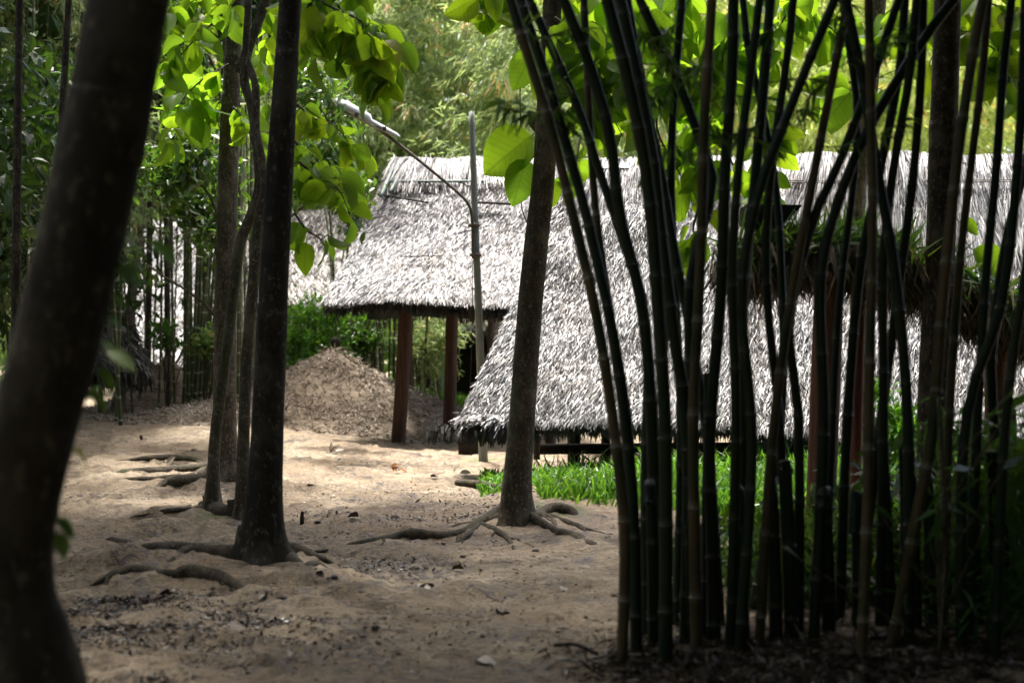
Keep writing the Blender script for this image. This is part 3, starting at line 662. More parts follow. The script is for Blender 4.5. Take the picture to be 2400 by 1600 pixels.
CULMS = [  # width px, depth, material, pixel path from base to top
 (27, 7.3, 't', [(1456, 1530), (1468, 1383), (1464, 1268), (1460, 1153), (1440, 1010), (1424, 871), (1396, 730), (1361, 590), (1332, 460), (1318, 399), (1292, 303), (1264, 207), (1206, 32)]),
 (28, 7.5, 'g', [(1491, 1530), (1502, 1268), (1483, 1172), (1474, 976), (1442, 818), (1417, 695), (1389, 566), (1369, 500), (1350, 415), (1318, 303), (1283, 191), (1225, 16)]),
 (24, 7.9, 'g', [(1514, 1530), (1520, 1268), (1512, 1134), (1530, 930), (1516, 766), (1491, 660), (1463, 573), (1436, 500), (1404, 399), (1379, 319), (1350, 240), (1318, 160), (1241, 0)]),
 (30, 7.6, 'g', [(1532, 1540), (1530, 1300), (1532, 1100), (1522, 900), (1508, 740), (1478, 590), (1452, 500), (1436, 383), (1430, 319), (1404, 223), (1379, 144), (1321, 0)]),
 (20, 8.4, 't', [(1470, 1500), (1474, 1250), (1478, 1050), (1445, 836), (1424, 695), (1412, 570), (1395, 480), (1388, 351), (1379, 223), (1379, 128), (1369, 0)]),
 (33, 7.2, 'g', [(1560, 1545), (1558, 1300), (1560, 1050), (1558, 900), (1545, 760), (1528, 600), (1526, 500), (1516, 431), (1503, 335), (1484, 239), (1465, 160), (1423, 0)]),
 (30, 7.6, 'g', [(1606, 1540), (1610, 1300), (1612, 1050), (1603, 941), (1582, 801), (1565, 678), (1551, 555), (1540, 470), (1530, 367), (1516, 271), (1493, 175), (1455, 0)]),
 (24, 8.0, 'g', [(1690, 1530), (1680, 1300), (1660, 1050), (1640, 900), (1622, 800), (1600, 690), (1580, 580), (1568, 480), (1545, 380), (1530, 320), (1516, 250), (1500, 100), (1470, 0)]),
 (26, 7.8, 'g', [(1640, 1530), (1632, 1250), (1622, 1000), (1600, 820), (1618, 660), (1655, 520), (1672, 431), (1646, 367), (1631, 303), (1615, 239), (1586, 179), (1560, 118), (1500, 0)]),
 (22, 8.1, 'g', [(1585, 1520), (1590, 1250), (1596, 1000), (1590, 800), (1580, 640), (1570, 478), (1573, 383), (1580, 287), (1583, 191), (1589, 96), (1599, 0)]),
 (27, 7.4, 't', [(1632, 1550), (1629, 1300), (1625, 1000), (1638, 836), (1635, 766), (1638, 660), (1645, 520), (1648, 420), (1650, 319), (1659, 223), (1662, 112), (1669, 0)]),
 (30, 7.7, 'g', [(1655, 1540), (1670, 1250), (1662, 1050), (1672, 850), (1690, 680), (1697, 500), (1700, 399), (1710, 287), (1717, 160), (1720, 0)]),
 (24, 7.4, 'g', [(1709, 1550), (1718, 1250), (1724, 1000), (1722, 800), (1716, 650), (1726, 500), (1733, 383), (1749, 255), (1761, 160), (1771, 80), (1781, 0)]),
 (28, 7.8, 'g', [(1740, 1540), (1745, 1250), (1742, 1000), (1750, 850), (1742, 700), (1765, 500), (1771, 415), (1784, 287), (1797, 128), (1806, 0)]),
 (20, 8.5, 'g', [(1760, 1520), (1800, 1200), (1830, 1000), (1810, 800), (1830, 600), (1822, 460), (1806, 350), (1780, 250), (1755, 120), (1742, 0)]),
 (24, 7.5, 't', [(1778, 1545), (1784, 1344), (1800, 1153), (1807, 1000), (1830, 860), (1860, 720), (1872, 600), (1890, 500), (1916, 367), (1938, 255), (1960, 144), (1986, 16)]),
 (26, 7.3, 'g', [(1730, 1545), (1750, 1250), (1762, 1050), (1748, 850), (1738, 700), (1752, 560), (1775, 463), (1811, 367), (1846, 271), (1878, 191), (1916, 96), (1957, 0)]),
 (22, 7.9, 'g', [(1850, 1530), (1838, 1268), (1828, 1000), (1812, 860), (1800, 720), (1792, 600), (1800, 480), (1830, 300), (1850, 100), (1860, 0)]),
 (24, 7.7, 'g', [(1872, 1540), (1876, 1268), (1872, 1000), (1866, 850), (1850, 760), (1862, 600), (1905, 520), (1929, 440), (1960, 399), (2005, 271), (2047, 175), (2069, 96), (2107, 0)]),
 (27, 7.5, 'g', [(1905, 1550), (1920, 1268), (1930, 1000), (1932, 800), (1925, 640), (1957, 500), (1992, 399), (2037, 303), (2082, 223), (2133, 147), (2180, 73), (2235, 0)]),
 (28, 7.3, 'g', [(2130, 1550), (2134, 1268), (2128, 1000), (2110, 800), (2098, 640), (2079, 500), (2056, 399), (2037, 287), (2024, 191), (2005, 112), (1983, 0)]),
 (26, 7.1, 't', [(2018, 1573), (2022, 1350), (2033, 1150), (2033, 1000), (2040, 800), (2042, 640), (2045, 500), (2040, 300), (2040, 160), (2037, 0)]),
 (25, 7.9, 'g', [(1965, 1540), (1970, 1250), (1985, 1000), (2000, 800), (2015, 640), (2032, 500), (2060, 415), (2085, 287), (2110, 160), (2122, 0)]),
 (24, 7.6, 'g', [(2060, 1550), (2066, 1250), (2070, 1000), (2066, 800), (2070, 620), (2079, 500), (2094, 399), (2110, 287), (2133, 175), (2149, 0)]),
 (24, 7.8, 'g', [(2000, 1540), (2010, 1300), (2050, 1100), (2085, 900), (2100, 720), (2120, 520), (2139, 431), (2158, 319), (2161, 160), (2165, 0)]),
 (28, 7.2, 't', [(2083, 1565), (2094, 1344), (2148, 1210), (2174, 1115), (2186, 1000), (2200, 850), (2210, 700), (2228, 500), (2248, 351), (2267, 207), (2286, 96), (2305, 0)]),
 (22, 7.6, 't', [(2210, 1550), (2216, 1250), (2224, 1000), (2232, 800), (2250, 620), (2264, 500), (2273, 415), (2289, 287), (2305, 160), (2318, 0)]),
 (24, 7.4, 'g', [(2268, 1550), (2276, 1250), (2290, 1000), (2300, 800), (2312, 640), (2324, 500), (2334, 415), (2340, 287), (2353, 160), (2372, 0)]),
 (26, 7.2, 'g', [(2250, 1560), (2252, 1250), (2262, 1000), (2310, 850), (2350, 700), (2385, 500), (2391, 319), (2398, 190), (2405, 0)]),
 (24, 7.0, 'g', [(2330, 1560), (2340, 1300), (2352, 1050), (2372, 850), (2395, 700), (2420, 500)]),
 (24, 8.0, 'g', [(2175, 1540), (2180, 1300), (2160, 1120)]),
 (20, 8.3, 'g', [(2110, 1520), (2118, 1250), (2112, 1040)]),
 (26, 7.9, 'g', [(2360, 1540), (2350, 1250), (2330, 1000), (2322, 850), (2338, 700), (2360, 560), (2395, 420), (2430, 300)]),
 (22, 8.2, 't', [(2372, 1540), (2374, 1350), (2378, 1200), (2374, 960)]),
 (20, 8.2, 'g', [(1930, 1530), (1950, 1300), (1948, 1050), (1962, 850), (1968, 700), (1985, 560), (2010, 300), (1995, 120), (1975, 0)]),
 (18, 8.6, 'g', [(1560, 1500), (1540, 1200), (1552, 1000), (1572, 850), (1560, 700), (1540, 560), (1538, 420), (1512, 200), (1440, 0)]),
]
random.seed(41)
for k in range(13):
    x = 1530+k*66+random.uniform(-22, 22); D = 8.6+random.random()*.9; d_ = (x-1850)*.22+random.uniform(-90, 90)
    y0 = 816+1.5*F/D
    if True: CULMS.append((34, 7.6, 'g', [(x+10, 1540), (x+6, 1300), (x, 1120), (x-4, [1180, 1240, 875, 1150, 1220, 1080, 1190, 1250, 1000, 1210, 1130, 1170, 1060][k])])); continue
    CULMS.append((random.uniform(20, 26), D, 't' if k % 5 == 0 else 'g', [(x, y0), (x+d_*.15, 1200), (x+d_*.3, 1000), (x+d_*.6, 700), (x+d_*1.1, 400), (x+d_*2, 0)]))
ORD = ['first', 'second', 'third', 'fourth', 'fifth', 'sixth', 'seventh', 'eighth', 'ninth', 'tenth', 'eleventh', 'twelfth', 'thirteenth', 'fourteenth', 'fifteenth', 'sixteenth', 'seventeenth', 'eighteenth', 'nineteenth',
       'twentieth', 'twenty-first', 'twenty-second', 'twenty-third', 'twenty-fourth', 'twenty-fifth', 'twenty-sixth', 'twenty-seventh', 'twenty-eighth', 'twenty-ninth', 'thirtieth', 'thirty-first', 'thirty-second', 'thirty-third', 'thirty-fourth', 'thirty-fifth', 'thirty-sixth', 'thirty-seventh', 'thirty-eighth', 'thirty-ninth', 'fortieth', 'forty-first', 'forty-second', 'forty-third', 'forty-fourth', 'forty-fifth', 'forty-sixth', 'forty-seventh', 'forty-eighth', 'forty-ninth', 'fiftieth', 'fifty-first', 'fifty-second', 'fifty-third']
def xat(path, y=1000): 
    p = sorted(path, key=lambda a: a[1]); return float(np.interp(y, [a[1] for a in p], [a[0] for a in p]))
order = sorted(range(len(CULMS)), key=lambda i: xat(CULMS[i][3]))
SPRAY_AT = {1: 3, 7: 3, 8: 2, 10: 2, 13: 2, 15: 2}
def spray(mb, wm, a, b, n, L, tpl=LAN, r=.004):
    q = cr([a, (a+b)/2+rdir(1)[0]*.06, b], 6); tube(wm, q, np.linspace(r, r*.4, len(q)), 4, False)
    i = rng.integers(2, len(q), n); ax = (b-a)/np.linalg.norm(b-a)
    d = rdir(n, ax*.7+np.array([0, 0, -.7]), .8)
    scatter(mb, tpl, q[i], d, rdir(n, (0, -.3, .9)), L*(.6+.7*rng.random(n)), L*1.2)
for rank, i in enumerate(order):
    w, D, mt, path = CULMS[i]
    n = len(path)
    D0 = D; pts = [P(x, y, D0+.25*math.sin(i)*k/n) for k, (x, y) in enumerate(path)]
    pts = [p for k, p in enumerate(pts) if k in (0, n-1) or k % 2 == 0 or n < 9]
    b = pts[0].copy(); b[2] = gz(b[0], b[1]); pts[0] = b-[0, 0, .08]
    dd = pts[-1]-pts[-2]; dd /= np.linalg.norm(dd)
    cut = path[-1][1] > 800
    if not cut: pts.append(pts[-1]+dd*1.6); pts.append(pts[-1]+(dd+[dd[0]*.6, .2, -.15])*1.8)
    dx = path[-1][0]-path[0][0]
    lean = 'cut off short' if cut else 'leaning far left' if dx < -180 else 'leaning left' if dx < -60 else 'leaning far right' if dx > 230 else 'leaning right' if dx > 60 else 'standing nearly upright'
    col = 'tan and dark green' if mt == 't' else 'dark green'
    e = empty('bamboo_culm', b, '%s bamboo culm, %s from the left at eave height, %s' % (col, ORD[rank], lean), 'bamboo', 'dark bamboo culms of the foreground clump')
    mb = MB(); culm_mesh(mb, pts, w*1.07*D/F/2, .36+.08*random.random(), 12, .7); mb.build('stem', M['bamboo_tan' if mt == 't' else 'bamboo'], e, rel=b)
    lm = MB()
    for k in range(0 if cut else 5):
        a = pts[-1]+rdir(1)[0]*[.6, .6, .4]-[0, 0, .3]
        for q_ in range(3): spray(lm, MB(), a, a+rdir(1, (0, 0, -.2))[0]*.7, 26, .17)
    if not cut: lm.build('leaves', M['fern'], e, rel=b)
    if i in SPRAY_AT:
        for k in range(SPRAY_AT[i]*2):
            yy = random.uniform(60, 360); x = xat(path, yy); a = P(x, yy, D); lm, wm = MB(), MB()
            spray(lm, wm, a, a+np.array([random.uniform(-.35, .5), random.uniform(-.2, .4), random.uniform(-.15, .2)]), 26, .13)
            tw = wm.build('twig', M['twig'], e, rel=b); lm.build('leaves', M['fern'], tw, rel=b)

# a shared thin culm for the distant clumps
def thin_culm(h, r, bend, mname, seed):
    random.seed(seed); mb = MB()
    culm_mesh(mb, [[0, 0, -.1], [bend*.1, 0, h*.3], [bend*.4, bend*.2, h*.65], [bend, bend*.3, h]], r, .38, 7, .6)
    o = mb.build('bamboo_culm', M[mname]); me = o.data; bpy.data.objects.remove(o); return me
TH = [thin_culm(9, .035, .5, 'bamboo_pale', 1), thin_culm(8.5, .03, -.6, 'bamboo_mid', 2), thin_culm(9, .038, .3, 'bamboo_mid', 3), thin_culm(8, .028, .9, 'bamboo_pale', 4)]
def put_culm(px, D, which, rx=0., ry=0., rz=0., label='', group='', s=1., z=None):
    x = (px-W/2)*D/F; zz = gz(x, D)-.05 if z is None else z
    o = bpy.data.objects.new('bamboo_culm', TH[which]); COL.objects.link(o)
    o.location = (x, D, zz); o.rotation_euler = (rx, ry, rz); o.scale = (s, s, 1)
    return tag(o, label, 'bamboo', group)
for k in range(30):
    px = 775+k*8.6+random.uniform(-5, 5); D = 30.2+random.uniform(-1.1, 1.2)
    if 905 < px < 925: px -= 30
    put_culm(px, D, (0 if k > 10 and k % 2 else 1+k % 2) if k % 5 else 0, 0, random.uniform(-.05, .06), random.uniform(0, 6), 'thin upright bamboo stem in the thicket behind the raised shelter posts', 'thin bamboo stems behind the raised shelter').scale[2] = .55
for k in range(14):
    px = [430, 441, 448, 456, 461, 468, 475, 481, 446, 434, 489, 470, 495, 452][k]; D = 26.6+.12*k
    put_culm(px, D, 1+(k % 2), 0, random.uniform(-.02, .09), random.uniform(0, .6), 'slim dark bamboo stem rising from the low mound left of the trio of trunks', 'slim bamboo stems on the low mound', 1., z=gz((px-1200)*D/F, D)+.3)
for k in range(7):
    px = 520+k*12+random.uniform(-4, 4); D = 24.5+.3*k
    put_culm(px, D, 1+(k % 2), 0, random.uniform(-.04, .06), random.uniform(0, 6), 'slim bamboo stem seen between the trio of trunks and the dark straight tree', 'slim bamboo stems between the left trunks', .8)
for k in range(12):
    px = 20+k*12; D = 24+random.uniform(-2, 2)
    put_culm(px, D, k % 4, 0, random.uniform(-.05, .08), random.uniform(0, 6), 'pale bamboo stem in the shade left of the leaning foreground trunk', 'bamboo stems at the far left', .9)

for k in range(34):
    px = [random.uniform(300, 420), random.uniform(410, 510), random.uniform(535, 600)][k % 3]; D = 27.5+random.uniform(-1.5, 4)
    put_culm(px, D, [1, 2, 0][k % 3], 0, random.uniform(-.07, .1), random.uniform(0, 6), 'slim bamboo stem in the stand of stems before the distant low roof, left', 'stand of slim bamboo stems before the distant low roof', random.uniform(.55, 1.))
# far feathery clumps: one foliage mesh shared
def foliage_mesh(seed, nspray=1500, per=15, rad=(3.2, 2.4), h=(2.6, 11)):
    r = np.random.default_rng(seed); mb = MB()
    u = r.random(nspray); z = h[0]+(h[1]-h[0])*r.random(nspray)**.8
    prof = np.interp(z, [h[0], 4.5, 7.5, h[1]], [.45, .95, 1., .6])
    th = r.random(nspray)*2*math.pi; rr = (.35+.65*np.sqrt(u))*prof*(1+.3*np.sin(3*th+z))
    c = np.stack([np.cos(th)*rr*rad[0], np.sin(th)*rr*rad[1], z], -1)
    axis = np.stack([np.cos(th)*.6, np.sin(th)*.6, -.55+0*z], -1)+r.normal(size=(nspray, 3))*.35
    c2 = np.repeat(c, per, 0); ax = np.repeat(axis, per, 0); n = len(c2)
    t = r.random(n)[:, None]; pos = c2+ax*t*.55+r.normal(size=(n, 3))*.05
    d = ax*.8+r.normal(size=(n, 3))*.5+[0, 0, -.25]
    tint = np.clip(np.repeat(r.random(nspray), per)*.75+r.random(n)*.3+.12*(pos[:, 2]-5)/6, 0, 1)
    scatter(mb, LAN, pos, d, rdir(n, (0, 0, 1)), .16+.18*r.random(n), .40, tint)
    o = mb.build('foliage', M['bleaf'], smooth=False); me = o.data; bpy.data.objects.remove(o); return me
FOL = [foliage_mesh(1), foliage_mesh(2), foliage_mesh(3)]
FOLS = {}
FAR = [(880, 36, 0, 1.1, 'feathery bamboo clump rising behind the left end of the raised shelter', 9),
       (1090, 37, 1, 1.15, 'feathery bamboo clump rising behind the lamp pole and shelter ridge', 0), (1330, 32, 2, 1.05, 'feathery bamboo clump behind the brown tree in the middle', 0),
       (1560, 35, 0, 1.1, 'feathery bamboo clump behind the left half of the foreground bamboo', 0), (1800, 33, 1, 1.05, 'sunlit bamboo clump behind the long low roof, middle right', 0),
       (2060, 36, 2, 1.1, 'sunlit bamboo clump above the right roof ridge, behind the pale trunk', 0), (2330, 38, 0, 1.0, 'bamboo clump above the right roof ridge at the picture edge', 0),
       (640, 44, 1, 1.2, 'feathery bamboo clump behind the dark straight tree', 5), (440, 43, 2, 1.2, 'bamboo clump behind the trio of left trunks', 6), (170, 41, 0, 1.1, 'shaded bamboo clump behind the leaning foreground trunk', 6), (760, 40, 1, 1.2, 'distant bamboo clump seen above the far thatched roof', 0), (1190, 42, 0, 1.3, 'distant bamboo clump behind the lamp pole clump', 0), (1950, 44, 1, 1.4, 'distant bamboo clump farthest back above the right roofs', 0), (40, 24, 2, .8, 'shaded bamboo clump at the far left edge', 5)]
for k, (px, D, f, s, lb, nc) in enumerate(FAR):
    x = (px-W/2)*D/F; e = empty('bamboo_clump', (x, D, gz(x, D)), lb, 'bamboo clump', 'feathery bamboo clumps behind the huts')
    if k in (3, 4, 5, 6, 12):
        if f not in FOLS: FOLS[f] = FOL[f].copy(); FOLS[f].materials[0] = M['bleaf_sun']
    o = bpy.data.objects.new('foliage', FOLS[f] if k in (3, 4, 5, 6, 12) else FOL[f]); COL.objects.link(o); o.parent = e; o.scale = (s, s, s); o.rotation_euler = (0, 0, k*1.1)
    for j in range(nc*2):
        c = bpy.data.objects.new('culm', TH[1+(j % 2)]); COL.objects.link(c); c.parent = e
        c.location = (random.gauss(0, .55), random.gauss(0, .4), 0); c.rotation_euler = (random.uniform(-.06, .06), random.uniform(-.1, .1), random.random()*6)

# ------------------------------------------------------------------ woodland masses
def leaf_mass(name, label, n, boxes, size, m, tpl=QUAD, clump=.9, keep=None, seed=0):
    r = np.random.default_rng(seed); mb = MB()
    for (x0, x1, y0, y1, z0, z1), share in boxes:
        k = int(n*share); nc = max(6, k//70)
        c = r.random((nc, 3))*[x1-x0, y1-y0, z1-z0]+[x0, y0, z0]
        if keep is not None: c = c[keep(c, r)]
        if len(c) == 0: continue
        tc = r.random(len(c)); i = r.integers(0, len(c), int(k*len(c)/nc))
        p = c[i]+r.normal(size=(len(i), 3))*[clump, clump, clump*.6]
        ok = p[:, 2] > .1
        if keep is not None:
            gx, gy = ground_of(p)
            for hx, hy, hr in HOLES: ok &= np.hypot(gx-hx, (gy-hy)*1.2) > hr*(.8+.3*vnoise(gx*2, gy*2, 8))
            ok &= ~((gy > 16.4) & (gx > -5.6) & (gy < 60))
        p = p[ok]; i = i[ok]
        scatter(mb, tpl, p, rdir(len(p), (0, 0, -.6)), rdir(len(p), (0, -.2, .9)), size*(.6+.8*r.random(len(p))), None, np.clip(tc[i]*.6+r.random(len(p))*.4, 0, 1))
    return tag(mb.build(name, M[m], smooth=False), label, kind='stuff')
leaf_mass('far_wood', 'dense green woodland closing off the view behind the huts', 90000,
    [((-34, 40, 46, 54, 0, 9), .45), ((-40, 46, 52, 62, 6, 20), .55)], .42, 'wood_leaf', clump=1.1, seed=3)
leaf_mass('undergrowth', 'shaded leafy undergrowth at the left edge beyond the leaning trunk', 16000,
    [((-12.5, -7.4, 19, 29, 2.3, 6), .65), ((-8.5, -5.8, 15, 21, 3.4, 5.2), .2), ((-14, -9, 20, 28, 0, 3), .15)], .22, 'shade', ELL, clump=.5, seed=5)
# holes cut in the unseen canopy so sun reaches the clearing and leaves
def gproj(px, py, D, r):
    a = P(px, py, D); return (a[0]-SUN[0]/SUN[2]*a[2], a[1]-SUN[1]/SUN[2]*a[2], r)
HOLES = [gproj(*a) for a in ((820, 60, 11.7, 1.1), (890, 180, 11.8, 1.1), (760, 430, 12, .9), (740, 30, 11.7, .9), (1400, 120, 12.5, 1.1), (1200, 380, 12.9, .7), (1650, 100, 13, 1.1), (1800, 200, 13.4, .9), (1640, 520, 13.2, .6),
    (1960, 200, 14.2, 1.0), (2100, 100, 14, .8), (2330, 100, 12.4, 1.1), (2330, 600, 11.2, .5), (450, 150, 15.3, 1.), (600, 150, 15.5, .8), (740, 300, 15, .6))]
def ground_of(p): return p[:, 0]-SUN[0]/SUN[2]*p[:, 2], p[:, 1]-SUN[1]/SUN[2]*p[:, 2]
def keep_canopy(c, r):
    gx, gy = ground_of(c)
    dens = np.where((gx > -3.5) & (gx < 1.4), .32, .96)  # canopy thinned over the path, thick at the sides, to place the shade
    dens = np.where((gy > 16.0) & (gx > -6.0) | (gy > 31), 0., dens)
    return r.random(len(c)) < dens
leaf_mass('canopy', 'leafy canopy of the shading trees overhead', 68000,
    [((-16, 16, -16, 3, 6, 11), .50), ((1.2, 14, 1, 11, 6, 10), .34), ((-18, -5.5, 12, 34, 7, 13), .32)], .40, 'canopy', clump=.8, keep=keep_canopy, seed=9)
leaf_mass('canopy', 'unseen thin high canopy added to soften sun on the path', 42000,
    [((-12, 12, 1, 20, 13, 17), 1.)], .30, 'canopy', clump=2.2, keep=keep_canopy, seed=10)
leaf_mass('woodland', 'dark woodland around and behind the viewer', 60000,
    [((-20, -7.5, -12, 15, .2, 7), .30), ((5.2, 14, -8, 9, .2, 7), .40), ((-15, 15, -16, -6, .2, 7), .40)], .42, 'canopy', clump=.8, seed=12)

# ------------------------------------------------------------------ thatched roofs
def roof_face(mb, TL, TR, BL, BR, n, length=.42, width=.032, lift=.05, swirl=.35, lean=0., seed=0, fringe=600, sag=.10, bright=0., cap=None):
    """blades laid over the quad ridge TL-TR, eave BL-BR"""
    r = np.random.default_rng(seed)
    TL, TR, BL, BR = [np.asarray(a, float) for a in (TL, TR, BL, BR)]
    nr = np.cross(BR-BL, TL-BL); nr /= np.linalg.norm(nr)
    if nr[2] < 0: nr = -nr
    def surf(u, v):
        a = TL*(1-u)[:, None]+TR*u[:, None]; b = BL*(1-u)[:, None]+BR*u[:, None]
        p = a*(1-v)[:, None]+b*v[:, None]
        bmp = .22*fbm(u*np.linalg.norm(BR-BL)*.8+seed, v*4, 3, seed)-sag*np.sin(v*math.pi)
        return p+nr*bmp[:, None]
    # thick underlay
    gu, gv = np.meshgrid(np.linspace(0, 1, 60), np.linspace(0, 1, 24)); gu = gu.ravel(); gv = gv.ravel()
    top = surf(gu, gv)-nr*.03; bot = top-nr*.17
    V = np.vstack([top, bot]); m = len(top); q = []
    i = np.arange(23)[:, None]*60; j = np.arange(59)[None]
    a = np.stack([i+j, i+j+1, i+61+j, i+60+j], -1).reshape(-1, 4)
    q = [a, a[:, ::-1]+m]
    for row in (0, 23):
        k = row*60+np.arange(59); q.append(np.stack([k, k+1, k+1+m, k+m], -1))
    for c in (0, 59):
        k = c+60*np.arange(23); q.append(np.stack([k, k+60, k+60+m, k+m], -1))
    mb.add(V, {4: np.vstack(q)}, None, 0.0)
    u = r.random(n); v = r.random(n)*1.0
    # courses: blades grouped in overlapping rows
    v = (np.floor(v*22)+r.random(n)**.7)/22
    p = surf(u, v)+nr[None]*(lift*r.random(n))[:, None]
    down = (BL*(1-u)[:, None]+BR*u[:, None])-(TL*(1-u)[:, None]+TR*u[:, None]); down /= np.linalg.norm(down, axis=1)[:, None]
    side = (BR-BL)/np.linalg.norm(BR-BL)
    sw = swirl*2.2*fbm(u*5+seed*3, v*3, 3, seed+7)+lean
    d = down+side*(sw+r.normal(size=n)*.34)[:, None]+nr*(-.05+.22*r.random(n))[:, None]
    nn = nr+r.normal(size=(n, 3))*.5
    tn = np.clip(r.random(n)+bright, 0, 1)*(r.random(n) > .36)  # blades picked at random go near-black, painting shaded gaps in the thatch
    scatter(mb, BLADE, p-d*length*.3, d, nn, length*(.5+.8*r.random(n)), width*(.35+.9*r.random(n)**1.5), tn)
    if cap:
        m_, cl, cw, vm, ln = cap
        u = r.random(m_); v = vm*r.random(m_)**1.5; p = surf(u, v)+nr*(.035+.03*r.random(m_))[:, None]
        d = (BL*(1-u)[:, None]+BR*u[:, None])-(TL*(1-u)[:, None]+TR*u[:, None]); d /= np.linalg.norm(d, axis=1)[:, None]
        d = d+side*(ln+.9*fbm(u*22, v*2, 3, seed+2)+r.normal(size=m_)*.10)[:, None]+nr*(-.02+.07*r.random(m_))[:, None]
        scatter(mb, BLADE, p, d, nr+r.normal(size=(m_, 3))*.4, cl*(.5+.7*r.random(m_)), cw*(.5+.8*r.random(m_)), np.clip(.25+.75*r.random(m_), 0, 1)*(r.random(m_) > .25))
    if fringe:
        u = r.random(fringe); v = .96+.04*r.random(fringe); p = surf(u, v)-nr*(.16*r.random(fringe))[:, None]
        d = down[:1].repeat(fringe, 0)*.6+[0, 0, -.6]+r.normal(size=(fringe, 3))*.22
        scatter(mb, BLADE, p, d, nr+r.normal(size=(fringe, 3))*.4, .08+length*(.35+.5*r.random(fringe)), width*(.8+.8*r.random(fringe)), r.random(fringe)*.3)  # fringe tint held dark to paint the shaded underside of the eave
def ridge_cap(mb, L, R, dirn, n, length, width, seed=0, drop=(0, -.6, -.75)):
    r = np.random.default_rng(seed); L = np.asarray(L, float); R = np.asarray(R, float)
    u = r.random(n); p = L*(1-u)[:, None]+R*u[:, None]+r.normal(size=(n, 3))*[.02, .05, .03]+[0, 0, .06]
    d = np.array(drop)+np.array([1., 0, 0])*(dirn+.5*fbm(u*14, u*0+seed, 3, seed)+r.normal(size=n)*.1)[:, None]
    scatter(mb, BLADE, p, d, np.array([0, -.75, .6])+r.normal(size=(n, 3))*.35, length*(.5+.7*r.random(n)), width*(.5+.8*r.random(n)), np.clip(.35+.65*r.random(n), 0, 1)*(r.random(n) > .12))

def hut_roof(parent, base, TL, TR, BL, BR, BL2, BR2, m, n, oldcap, TL2=None, **kw):
    mb = MB()
    roof_face(mb, TL, TR, BL, BR, n, **kw)
    kw2 = dict(kw); kw2['fringe'] = 300; kw2['cap'] = None
    roof_face(mb, TL if TL2 is None else TL2, TR, BL2, BR2, n//5, **kw2)
    if oldcap: ridge_cap(mb, TL, TR, *oldcap)
    return mb.build('thatch_roof', M[m], parent, smooth=False, rel=base)

# raised open shelter, centre left
b1 = np.array([-1.2, 25.6, gz(-1.2, 25.6)])
h1 = empty('open_shelter', b1, 'raised open shelter with grey palm thatch and brown posts behind the lamp pole', 'shelter')
TL, TR = P(922, 378, 25.8), P(1318, 376, 25.8); BL, BR = P(757, 705, 22.8), P(1275, 712, 22.8)
BL2, BR2 = BL+[.1, 6, 0], BR+[0, 6, 0]
hut_roof(h1, b1, TL, TR, BL, BR, BL2, BR2, 'thatch', 140000, None, cap=(3600, .5, .015, .13, .25), width=.0165, length=.19, seed=1, swirl=.6, lean=-.25, fringe=900, sag=.16)
def bar(e, rel, a, b, r, m, name, n=6, wob=.0, seg=8):
    mb = MB(); q = cr([a, (np.asarray(a)+b)/2+[0, 0, wob], b], n); tube(mb, q, r, seg, True, .05); return mb.build(name, M[m], e, rel=rel)
def onroof(px, py, D0=25.8, y0=377, D1=22.8, y1=708, off=.14):
    t = (py-y0)/(y1-y0); return P(px, py, D0+(D1-D0)*t-off)
bar(h1, b1, onroof(912, 425), onroof(1185, 424), .022, 'batten', 'ridge_pole'); bar(h1, b1, onroof(885, 455), onroof(1005, 475), .016, 'timber', 'ridge_pole')
bar(h1, b1, onroof(1120, 474), onroof(1200, 478), .022, 'timber', 'ridge_pole'); bar(h1, b1, onroof(925, 385), onroof(893, 460), .035, 'batten', 'ridge_pole'); bar(h1, b1, onroof(948, 386), onroof(915, 450), .03, 'batten', 'ridge_pole')
bar(h1, b1, onroof(938, 601), onroof(1036, 600), .01, 'timber', 'loose_stick'); bar(h1, b1, onroof(860, 515), onroof(905, 505), .008, 'timber', 'loose_stick'); bar(h1, b1, onroof(1062, 550), onroof(1100, 540), .009, 'timber', 'loose_stick')
def post(e, rel, x0, y0, x1, y1, D, wpx, m='post'):
    a = P(x0, y0, D); b = P(x1, y1, D); a[2] = gz(a[0], a[1])-.1
    mb = MB(); q = cr([a, a*.6+b*.4+[.01, 0, 0], b], 10); tube(mb, q, wpx*D/F/2, 14, True, .04, seed=int(x0)); mb.build('post', M[m], e, rel=rel)
post(h1, b1, 932, 1050, 953, 690, 23.5, 33); post(h1, b1, 1050, 1040, 1060, 690, 24.6, 29)
post(h1, b1, 950, 960, 955, 690, 28.0, 26); post(h1, b1, 1290, 1000, 1290, 690, 24.5, 26)
bar(h1, b1, P(790, 708, 23.6), P(1270, 712, 23.6), .06, 'post', 'eave_beam'); bar(h1, b1, P(820, 708, 28), P(1270, 716, 28), .06, 'post', 'eave_beam')
mb = MB()
for k in range(26):
    x = 1078+k*4.6+random.uniform(-1, 1); a = P(x, 715, 25.4); b = P(x+random.uniform(-2, 2), 752+random.uniform(-5, 6), 25.4)
    tube(mb, [a, (a+b)/2, b], .014, 5, True)
mb.build('hanging_slats', M['post'], h1, rel=b1)

